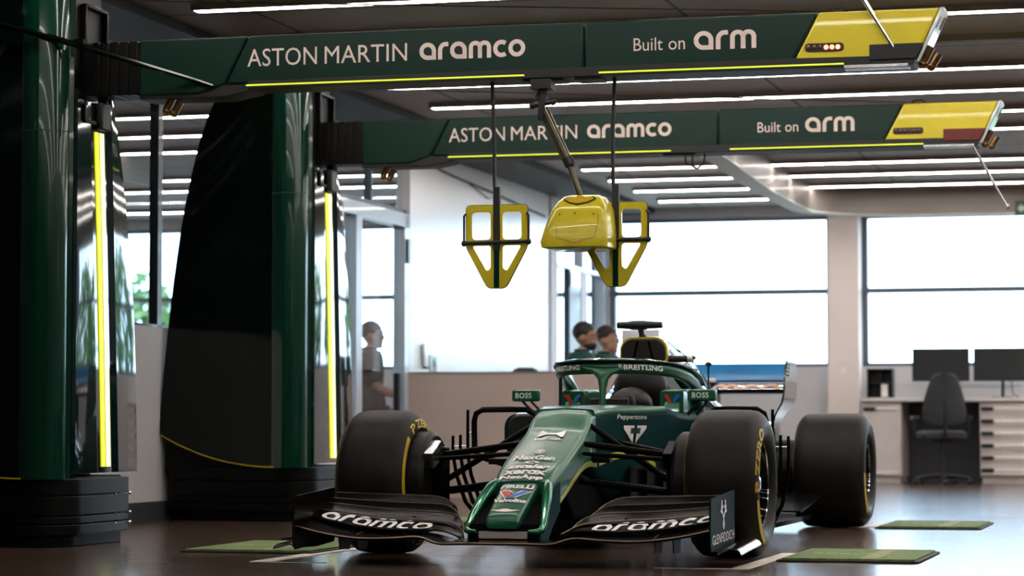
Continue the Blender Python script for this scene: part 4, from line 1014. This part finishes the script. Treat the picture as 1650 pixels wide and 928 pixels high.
mb = MB().tube([(.125, -.028, 1.885), (.145, -.032, 1.845)], .027, 12).box(.135, .165, -.05, -.02, 1.84, 1.86); mb.build('boom_collar', 'black', bo, .002)
def pod_sec(z, x0, x1, y0, y1, r): return [(a, b_, z) for a, b_ in round_poly([(x0, y0), (x1, y0), (x1, y1), (x0, y1)], r, 4)]
mb = MB(); P_ = [(1.437, .06, .335, -.17, .10, .05), (1.445, .03, .352, -.19, .12, .05), (1.47, .025, .354, -.192, .125, .05), (1.53, .042, .352, -.185, .12, .05), (1.62, .075, .345, -.168, .10, .045), (1.640, .086, .340, -.158, .095, .045), (1.668, .098, .322, -.125, .09, .045), (1.692, .115, .308, -.085, .08, .04), (1.701, .14, .285, -.055, .06, .03)]
mb.loft([pod_sec(z, a, b_, c_, d, r) for z, a, b_, c_, d, r in P_]); po = mb.build('pod', 'yellow', t, 0, 40)
mb = MB()
for a, b_ in ((.125, 1.60), (.20, 1.603), (.29, 1.60), (.31, 1.52), (.10, 1.52), (.20, 1.455), (.13, 1.475), (.29, 1.48)): mb.ball((a, -.176 + (1.6 - b_) * -.10 + .004, b_), (.004, .004, .004), 8, 4)
mb.build('screw', 'black', po)
rb = ribbon([(.11, 1.55), (.115, 1.49), (.20, 1.462), (.30, 1.49), (.315, 1.57), (.31, 1.60)], .003)
decal('panel_seam', rb, lambda u, v: (u, -.1705 + (1.6 - v) * -.155 - .004, v), 'brass', po)
wing = ([(0, .62), (.12, .95), (.36, .78), (.42, .95), (.58, .95), (.64, .78), (.88, .95), (1, .62), (.80, .22), (.62, .12), (.5, 0), (.38, .12), (.20, .22)], [(0, 1, 2, 12), (2, 3, 10, 11), (2, 11, 12), (3, 4, 10), (4, 5, 9, 10), (5, 6, 7, 8), (5, 8, 9)])
decal('wing_emblem', wing, lambda u, v: (.128 + .165 * u, -.158 + .066 * v - .003, 1.642 + .047 * v + .004), 'black', po)
decal('wing_emblem', wing, lambda u, v: (.138 + .145 * u, -.154 + .057 * v - .0042, 1.645 + .041 * v + .0055), 'yellow_mark', po)
t.location = G(-.165, .40, 0)
# cable on the white panel wall
q = MB().tube([(0, 0, 2.845), (.01, 1.2, 2.80), (.01, 2.6, 2.765), (.01, 4.4, 2.70)], .008, 6).tube([(0, 1.6, 2.79), (.015, 2.2, 2.70), (0, 2.4, 2.72)], .006, 6).build('wall_cable', 'black', None); place(q, XL + .012, 9.1, 0); tag(q, 'thin black cable sloping across the top of the white panel wall', 'cable')

# ------------------------------------------------------------------ floor carpets
def carpet(x0, x1, y0, y1, label):
    t = thing('floor_mat', label, 'mat', x0, y0, 0.001, group='green carpets beside the wheels')
    L, Wd = x1 - x0, y1 - y0
    MB().prism([(0, 0), (L, 0), (L, Wd), (0, Wd)], 0, .008, 'z').build('edge_binding', 'mat_edge', t, .003)
    c = MB().prism([(.02, .02), (L - .02, .02), (L - .02, Wd - .02), (.02, Wd - .02)], .006, .016, 'z').build('pile', 'carpet', t, .004)
    p = MB()
    for k in range(7): p.box(.10 + .06 * k, .145 + .06 * k, Wd * .45 - .02 * (k % 2), Wd * .45 + .09, .0162, .0168)
    p.build('worn_print', 'carpet_pale', c, 0)
    p = MB().box(L * .58, L * .70, .03, Wd - .03, .0162, .0166).build('pale_band', 'carpet_pale', c, 0)
    return t
carpet(-1.78, -1.12, -.22, .75, 'green carpet mat on the floor beside the wing end, below the far pillar')
carpet(1.075, 1.70, -.32, .62, 'green carpet mat in front, beside the lettered front tyre')
carpet(1.05, 1.66, 3.40, 4.37, 'green carpet mat beside the rear tyre, nearest the workbench')
carpet(-1.93, -1.30, 3.40, 4.37, 'green carpet mat glimpsed behind the suspension under the upright vanes')

# ------------------------------------------------------------------ workbench corner
def drawer_unit(x0, x1, y0, n, label):
    t = thing('drawer_cabinet', label, 'cabinet', x0, y0)
    L = x1 - x0
    MB().box(0, L, .02, .78, .06, .845).build('body', 'cab', t, .004)
    MB().box(.02, L - .02, .04, .76, 0, .065).build('kick_plate', 'cab', t)
    z1 = .835; hh = (z1 - .075) / n
    for k in range(n):
        za = z1 - hh * (k + 1) + .004; zb = z1 - hh * k - .004
        d = MB().box(.008, L - .008, 0, .022, za, zb).build('drawer' if n > 1 else 'door', 'cab', t, .003)
        zc = zb - .055
        MB().box(.015, min(.14, L * .45), -.028, 0, zc - .025, zc + .012).build('handle', 'black', d, .006)
        MB().box(min(.15, L * .5), L - .03, -.012, 0, zc - .024, zc + .010).build('label_strip', 'label', d, .003)
    MB().box(.02, L - .02, -.006, .0, .085, .12).build('plinth_strip', 'label', t, .002)
    return t
drawer_unit(-.55, -.14, 15.42, 1, 'pale single-door cabinet with black handle beside the knee space')
drawer_unit(.666, 1.62, 15.42, 6, 'pale drawer cabinet with stacked black handles, right of the office chair')
drawer_unit(1.64, 2.6, 15.42, 5, 'pale drawer cabinet at the far end of the workbench')
q = thing('worktop', 'long pale worktop carrying the two dark monitors', 'worktop', -.56, 15.38)
MB().box(0, 3.2, 0, .86, .846, .885).build('top', 'worktop', q, .004); MB().box(0, 3.2, .82, .86, .885, 1.0).build('upstand', 'grey_wall', q)
struct('trim_knee_space', MB().box(-.14, .664, 16.12, 16.16, 0, .84), 'skirting', 'dark panel at the back of the knee space under the worktop')
def monitor(x, w_, label):
    t = thing('monitor', label, 'monitor', x, 15.82, .886, group=None)
    MB().box(-w_ / 2, w_ / 2, -.02, .0, .175, .525).build('screen', 'screen', t, .004)
    MB().box(-w_ / 2 + .03, w_ / 2 - .03, 0, .03, .2, .5).build('back_shell', 'black', t, .01)
    MB().tube([(0, .03, 0), (0, .03, .30)], .018, 8).build('neck', 'black', t); MB().box(-.11, .11, -.06, .12, 0, .012).build('foot', 'black', t, .004)
    MB().tube([(.02, .04, .28), (.09, .06, .16), (.10, .06, .04), (.16, .05, .006)], .006, 6).build('cable', 'black', t)
monitor(.235, .60, 'dark monitor on the worktop, the one directly behind the office chair')
monitor(.875, .60, 'dark monitor on the worktop, farther from the pale column')
t = thing('desk_organiser', 'black open desk organiser with a white card on the worktop by the column', 'organiser', -.52, 15.60, .886)
MB().box(0, .27, .2, .21, 0, .31).box(0, .01, 0, .2, 0, .31).box(.26, .27, 0, .2, 0, .31).box(0, .27, 0, .2, .0, .01).box(0, .27, 0, .2, .155, .165).box(0, .27, 0, .2, .30, .31).box(.13, .14, .02, .2, .16, .3).build('shell', 'black', t, .002)
MB().box(.15, .215, .02, .06, .012, .15).build('card', 'label', t)
t = thing('wall_socket_plate', 'square pale switch plate on the column', 'switch plate', -.82, YB - .285, 1.19)
MB().box(-.09, .09, 0, .012, -.09, .09).build('plate', 'column', t, .004); MB().box(-.03, .03, -.004, .0, -.03, .03).build('rocker', 'label', t, .002)
t = thing('exit_sign', 'green exit sign with white arrow under the curved soffit', 'sign', 1.10, 14.64, 2.70)
MB().box(0, .36, 0, .02, 0, .155).build('panel', 'exit_green', t, .003)
decal('arrow', ([(.05, .5), (.38, .88), (.38, .66), (.95, .66), (.95, .34), (.38, .34), (.38, .12)], [(0, 1, 2, 5, 6), (2, 3, 4, 5)]), lambda u, v: (.02 + .13 * u, -.003, .015 + .125 * v), 'white_print', t)
decal('runner_mark', ([(.1, .1), (.3, .5), (.2, .8), (.5, .9), (.7, .55), (.5, .45), (.9, .1), (.7, .1), (.45, .35), (.25, .1)], [(0, 1, 8, 9), (1, 2, 3, 4, 5), (1, 5, 6, 7, 8)]), lambda u, v: (.20 + .13 * u, -.003, .015 + .125 * v), 'white_print', t)
t = thing('ceiling_speaker', 'round grey ceiling speaker above the soffit end', 'speaker', -.10, 9.0, 2.86)
MB().lathe([(0, .001), (0, .06), (.02, .085), (.10, .085), (.139, .05), (.139, .001)], (0, 0, 0), 'z', 20).build('shell', 'housing', t); MB().lathe([(-.004, .001), (-.004, .055), (.0, .06)], (0, 0, 0), 'z', 20).build('grille', 'black', t)
# office chair
def office_chair(x, y, rz, label, dz=0):
    t = thing('office_chair', label, 'office chair', x, y, 0, rz)
    for k in range(5):
        a = 2 * PI * k / 5 + .3; c_, s_ = math.cos(a), math.sin(a)
        lg = MB().tube([(0, 0, .09), (.15 * c_, .15 * s_, .085), (.29 * c_, .29 * s_, .062)], [.028, .022, .016], 8).build('base_arm', 'black', t)
        MB().lathe([(-.022, .001), (-.022, .026), (.022, .026), (.022, .001)], (.29 * c_, .29 * s_, .027), 'x', 12).build('castor', 'black', lg)
    MB().tube([(0, 0, .07), (0, 0, .28), (0, 0, .281), (0, 0, .45)], [.030, .030, .018, .018], 10).build('gas_column', 'black', t)
    MB().loft([pod_sec(z, -.24 + i, .24 - i, -.24 + i, .24 - i, .09) for z, i in ((.45, .05), (.465, .01), (.50, 0), (.53, .01), (.545, .05))]).build('seat', 'fabric', t, 0, 50)
    MB().box(-.10, .10, -.12, .14, .42, .455).tube([(.08, .02, .43), (.22, .05, .41)], .008, 6).tube([(-.08, .02, .43), (-.20, .0, .40)], .008, 6).build('mechanism', 'black', t, .01)
    bk = MB(); secs = []
    for z, w_, yy in ((.60, .17, .235), (.64, .215, .245), (.74, .225, .25), (.86, .205, .245), (.98, .17, .245), (1.08, .135, .255), (1.115, .10, .262), (1.125, .06, .265)):
        secs.append([(w_ * math.cos(2 * PI * j / 18), yy + .035 * math.sin(2 * PI * j / 18) - .03 * (w_ * math.cos(2 * PI * j / 18) / .22) ** 2, z) for j in range(18)])
    bk.loft(secs).build('backrest', 'fabric', t, 0, 60)
    MB().tube([(0, .10, .44), (0, .25, .47), (0, .285, .58), (0, .285, .85)], [.02, .02, .016, .012], 8, False, 1).build('back_stem', 'black', t)
    for s_ in (-1, 1):
        MB().tube([(s_ * .18, 0, .45), (s_ * .27, 0, .47), (s_ * .28, .02, .56), (s_ * .27, .02, .665)], .014, 8).box(min(s_ * .24, s_ * .30), max(s_ * .24, s_ * .30), -.12, .13, .66, .69).build('armrest', 'black', t, .006)
    return t
office_chair(.315, 14.95, PI + .25, 'charcoal office chair in front of the workbench knee space')
office_chair(-4.25, 10.1, .5, 'dark office chair behind the glass door')

# ------------------------------------------------------------------ people behind the half wall and the glass door
def skin_mesh(verts, edges, rad, root=0, sub=2):
    me = bpy.data.meshes.new('s'); me.from_pydata(verts, edges, []); o = bpy.data.objects.new('s', me); COL.objects.link(o)
    md = o.modifiers.new('skin', 'SKIN'); md.use_smooth_shade = True
    for i, v in enumerate(me.skin_vertices[0].data):
        r_ = rad[i]; v.radius = r_ if isinstance(r_, tuple) else (r_, r_); v.use_root = i == root
    sb = o.modifiers.new('sub', 'SUBSURF'); sb.levels = sub; sb.render_levels = sub
    dg = bpy.context.evaluated_depsgraph_get(); dg.update(); e = o.evaluated_get(dg); m2 = e.to_mesh()
    vs = [tuple(v.co) for v in m2.vertices]; fs = [tuple(p.vertices) for p in m2.polygons]
    e.to_mesh_clear(); bpy.data.objects.remove(o); return vs, fs
def remesh(mb, vox):
    me = bpy.data.meshes.new('r'); me.from_pydata(mb.v, [], mb.f); o = bpy.data.objects.new('r', me); COL.objects.link(o)
    md = o.modifiers.new('rm', 'REMESH'); md.mode = 'VOXEL'; md.voxel_size = vox; md.use_smooth_shade = True
    sm = o.modifiers.new('sm', 'SMOOTH'); sm.factor = .5; sm.iterations = 3
    dg = bpy.context.evaluated_depsgraph_get(); dg.update(); e = o.evaluated_get(dg); m2 = e.to_mesh()
    out = MB().add([tuple(v.co) for v in m2.vertices], [tuple(p.vertices) for p in m2.polygons])
    e.to_mesh_clear(); bpy.data.objects.remove(o); return out
def seated_person(x, y, rz, label, shirt, hair, hip=.62, beard=False, glasses=False, tilt=0):
    """seated figure facing local -y; hip height above the floor"""
    t = thing('person', label, 'person', x, y, 0, rz)
    H = hip
    J = [(0, 0, H), (0, -.01, H + .18), (0, -.02, H + .36), (0, -.03, H + .53), (0, -.035, H + .60), (0, -.05, H + .66),
         (-.17, -.02, H + .52), (-.23, -.08, H + .27), (-.17, -.32, H + .20), (-.15, -.39, H + .20), (.17, -.02, H + .52), (.23, -.08, H + .27), (.17, -.32, H + .20), (.15, -.39, H + .20),
         (-.10, -.05, H - .01), (-.12, -.42, H + .01), (-.12, -.40, H - .40), (-.12, -.50, H - .49), (.10, -.05, H - .01), (.12, -.42, H + .01), (.12, -.40, H - .40), (.12, -.50, H - .49)]
    E_ = [(0, 1), (1, 2), (2, 3), (3, 4), (4, 5), (3, 6), (6, 7), (7, 8), (8, 9), (3, 10), (10, 11), (11, 12), (12, 13), (0, 14), (14, 15), (15, 16), (16, 17), (0, 18), (18, 19), (19, 20), (20, 21)]
    R_ = [(.16, .12), (.15, .11), (.17, .12), (.11, .09), (.056, .06), (.052, .056), .07, .046, .034, .03, .07, .046, .034, .03, .095, .07, .05, .038, .095, .07, .05, .038]
    body = MB().add(*skin_mesh(J, E_, R_))
    hz = H + .74; hy = -.065
    body.ball((0, hy + .005, hz + .02), (.074, .096, .100), 20, 14).ball((0, hy - .025, hz - .055), (.056, .066, .062), 18, 12)
    body.ball((0, hy - .070, hz - .098), (.026, .022, .020), 10, 8)
    body.loft([[(-.010, hy - .090, hz + .02), (.010, hy - .090, hz + .02), (.0, hy - .080, hz + .03)], [(-.017, hy - .108, hz - .030), (.017, hy - .108, hz - .030), (0, hy - .118, hz - .018)], [(-.014, hy - .080, hz - .036), (.014, hy - .080, hz - .036), (0, hy - .080, hz - .02)]])
    body.ball((0, hy - .088, hz - .062), (.024, .010, .010), 10, 6)
    for s_ in (-1, 1): body.ball((s_ * .074, hy + .015, hz - .01), (.012, .022, .033), 10, 8)
    for s_ in (-1, 1):
        for k, dx in enumerate((-.026, -.009, .009, .026)):
            a = Vector((s_ * .15 + dx, -.41, H + .20)); body.tube([a, a + Vector((0, -.05, .0)), a + Vector((0, -.082 + abs(dx), -.02)), a + Vector((0, -.085 + abs(dx), -.045))], [.010, .0095, .009, .008], 8)
        a = Vector((s_ * .15 - s_ * .03, -.38, H + .20)); body.tube([a, a + Vector((-s_ * .03, -.03, -.005)), a + Vector((-s_ * .035, -.06, -.02))], [.012, .010, .009], 8)
        body.ball((s_ * .15, -.40, H + .20), (.042, .045, .018), 12, 8)
    b_ = remesh(body, .011).build('body', 'skin', t, 0, 180)
    for s_ in (-1, 1): MB().ball((s_ * .030, hy - .084, hz + .012), (.013, .009, .009), 10, 6).build('eye', 'label', b_); MB().ball((s_ * .030, hy - .0925, hz + .012), (.006, .003, .006), 8, 5).build('pupil', 'black', b_)
    hm = MB(); hm.ball((0, hy + .018, hz + .045), (.082, .100, .092), 20, 12)
    hm.v = [(a, min(max(c_, hy - .085), 9), max(d, hz + .055) if c_ < hy - .03 else max(d, hz - .045 if c_ > hy + .05 else hz + .015)) for a, c_, d in hm.v]
    hm.build('hair', hair, t, 0, 60)
    for s_ in (-1, 1): MB().tube([(s_ * .015, hy - .096, hz + .033), (s_ * .032, hy - .094, hz + .038), (s_ * .05, hy - .080, hz + .031)], .005, 6).build('eyebrow', hair, b_)
    if beard:
        q = MB(); q.ball((0, hy - .030, hz - .072), (.059, .068, .050), 16, 10); q.v = [(a, c_, min(d, hz - .040 - .0 * a)) for a, c_, d in q.v]; q.build('beard', hair, t, 0, 60)
    if glasses:
        q = MB()
        for s_ in (-1, 1): q.tube([(s_ * .033 + .022 * math.cos(k * PI / 6), hy - .104, hz + .012 + .017 * math.sin(k * PI / 6)) for k in range(12)], .0025, 6, True).tube([(s_ * .055, hy - .102, hz + .015), (s_ * .075, hy - .05, hz + .015), (s_ * .078, hy + .02, hz + .012)], .0025, 6)
        q.tube([(-.011, hy - .106, hz + .015), (.011, hy - .106, hz + .015)], .0025, 6); q.build('glasses', 'black', t)
    SJ = [(0, 0, H + .02), (0, -.01, H + .18), (0, -.02, H + .36), (0, -.025, H + .535), (0, -.03, H + .595), (-.18, -.02, H + .525), (-.235, -.075, H + .30), (.18, -.02, H + .525), (.235, -.075, H + .30)]
    SE = [(0, 1), (1, 2), (2, 3), (3, 4), (3, 5), (5, 6), (3, 7), (7, 8)]
    SR = [(.205, .165), (.195, .155), (.215, .16), (.19, .15), (.10, .10), .125, .095, .125, .095]
    remesh(MB().add(*skin_mesh(SJ, SE, SR)), .014).build('shirt', shirt, t, 0, 180)
    col = MB(); 
    col.loft([[(.080 * math.cos(2 * PI * k / 18), -.04 + .078 * math.sin(2 * PI * k / 18), z + (-.03 if math.sin(2 * PI * k / 18) < -.8 else 0)) for k in range(18)] for z in (H + .58, H + .635)], cap=False); col.build('collar', shirt, t, 0, 60)
    TJ = [J[0], J[14], J[15], J[16], J[18], J[19], J[20]]; TE = [(0, 1), (1, 2), (2, 3), (0, 4), (4, 5), (5, 6)]; TR = [(.165, .13), .11, .085, .062, .11, .085, .062]
    MB().add(*skin_mesh(TJ, TE, TR)).build('trousers', 'trouser', t, 0, 180)
    for s_ in (-1, 1): MB().loft([[(s_ * .12 + .05 * math.cos(2 * PI * k / 12) * f_, -.45 + .12 * math.sin(2 * PI * k / 12) * f_, z) for k in range(12)] for z, f_ in ((H - .62, .95), (H - .60, 1), (H - .55, .85), (H - .50, .5))]).build('shoe', 'black', t, 0, 60)
    return t
def stool(x, y, h, label):
    t = thing('stool', label, 'stool', x, y)
    MB().lathe([(h - .04, .001), (h - .04, .17), (h - .01, .18), (h, .15), (h, .001)], (0, 0, 0), 'z', 24).build('seat', 'fabric', t)
    MB().tube([(0, 0, .02), (0, 0, h - .03)], .025, 10).build('column', 'black', t); MB().lathe([(0, .001), (0, .2), (.02, .19), (.035, .03)], (0, 0, 0), 'z', 24).build('base', 'black', t)
stool(-2.32, 10.0, .50, 'dark round stool under the bearded man')
seated_person(-2.30, 10.0, PI / 2 + .22, 'seated man with short black hair, beard and glasses in a green shirt, turned sideways', 'shirt', 'hair', .62, True, True)
stool(-2.29, 10.80, .50, 'dark round stool under the person behind the bearded man')
seated_person(-2.28, 10.80, PI / 2 - .1, 'seated person with dark brown hair half hidden behind the bearded man', 'shirt', 'hair_brown', .62)
seated_person(-4.33, 10.3, PI / 2 + .4, 'person with black hair sitting behind the glass door, seen in profile', 'shirt_black', 'hair', .66)
t = thing('floor_screen', 'pale free-standing screen between the two seated people', 'screen', -2.00, 10.36)
MB().box(0, .34, 0, .03, .06, 1.435).build('panel', 'gloss_white', t, .004)
for a in (.06, .28): MB().box(a - .02, a + .02, -.05, .08, 0, .07).build('foot', 'steel', t, .003)
t = thing('shoulder_bag', 'small black bag top showing over the half wall beside the man', 'bag', -2.62, 9.42)
MB().loft([pod_sec(z, -.13 + i, .13 - i, -.09 + i, .09 - i, .05) for z, i in ((.60, .02), (.62, 0), (1.0, .0), (1.065, .03), (1.085, .07))]).build('shell', 'fabric', t, 0, 50)
MB().box(-.16, .16, -.12, .12, .0, .60).build('pedestal', 'cab', t, .004)
# small things on the white panel wall
t = thing('wall_dispenser', 'slim grey dispenser tube mounted on the white panel wall', 'dispenser', XL + .001, 9.32, 1.09)
MB().box(0, .03, -.03, .03, 0, .20).build('tube', 'pale_cap', t, .015); MB().box(.01, .055, -.03, .03, -.012, .004).build('nozzle', 'black', t)
t = thing('wall_plaque', 'small pale plaque with green oval on the white panel wall', 'plaque', XL + .001, 9.62, 1.06)
MB().box(0, .010, -.10, .10, 0, .14).build('plate', 'pale_cap', t, .004); MB().ball((.010, .02, .08), (.005, .05, .04), 14, 8).build('oval_mark', 'exit_green', t)
#@@OBJECTS
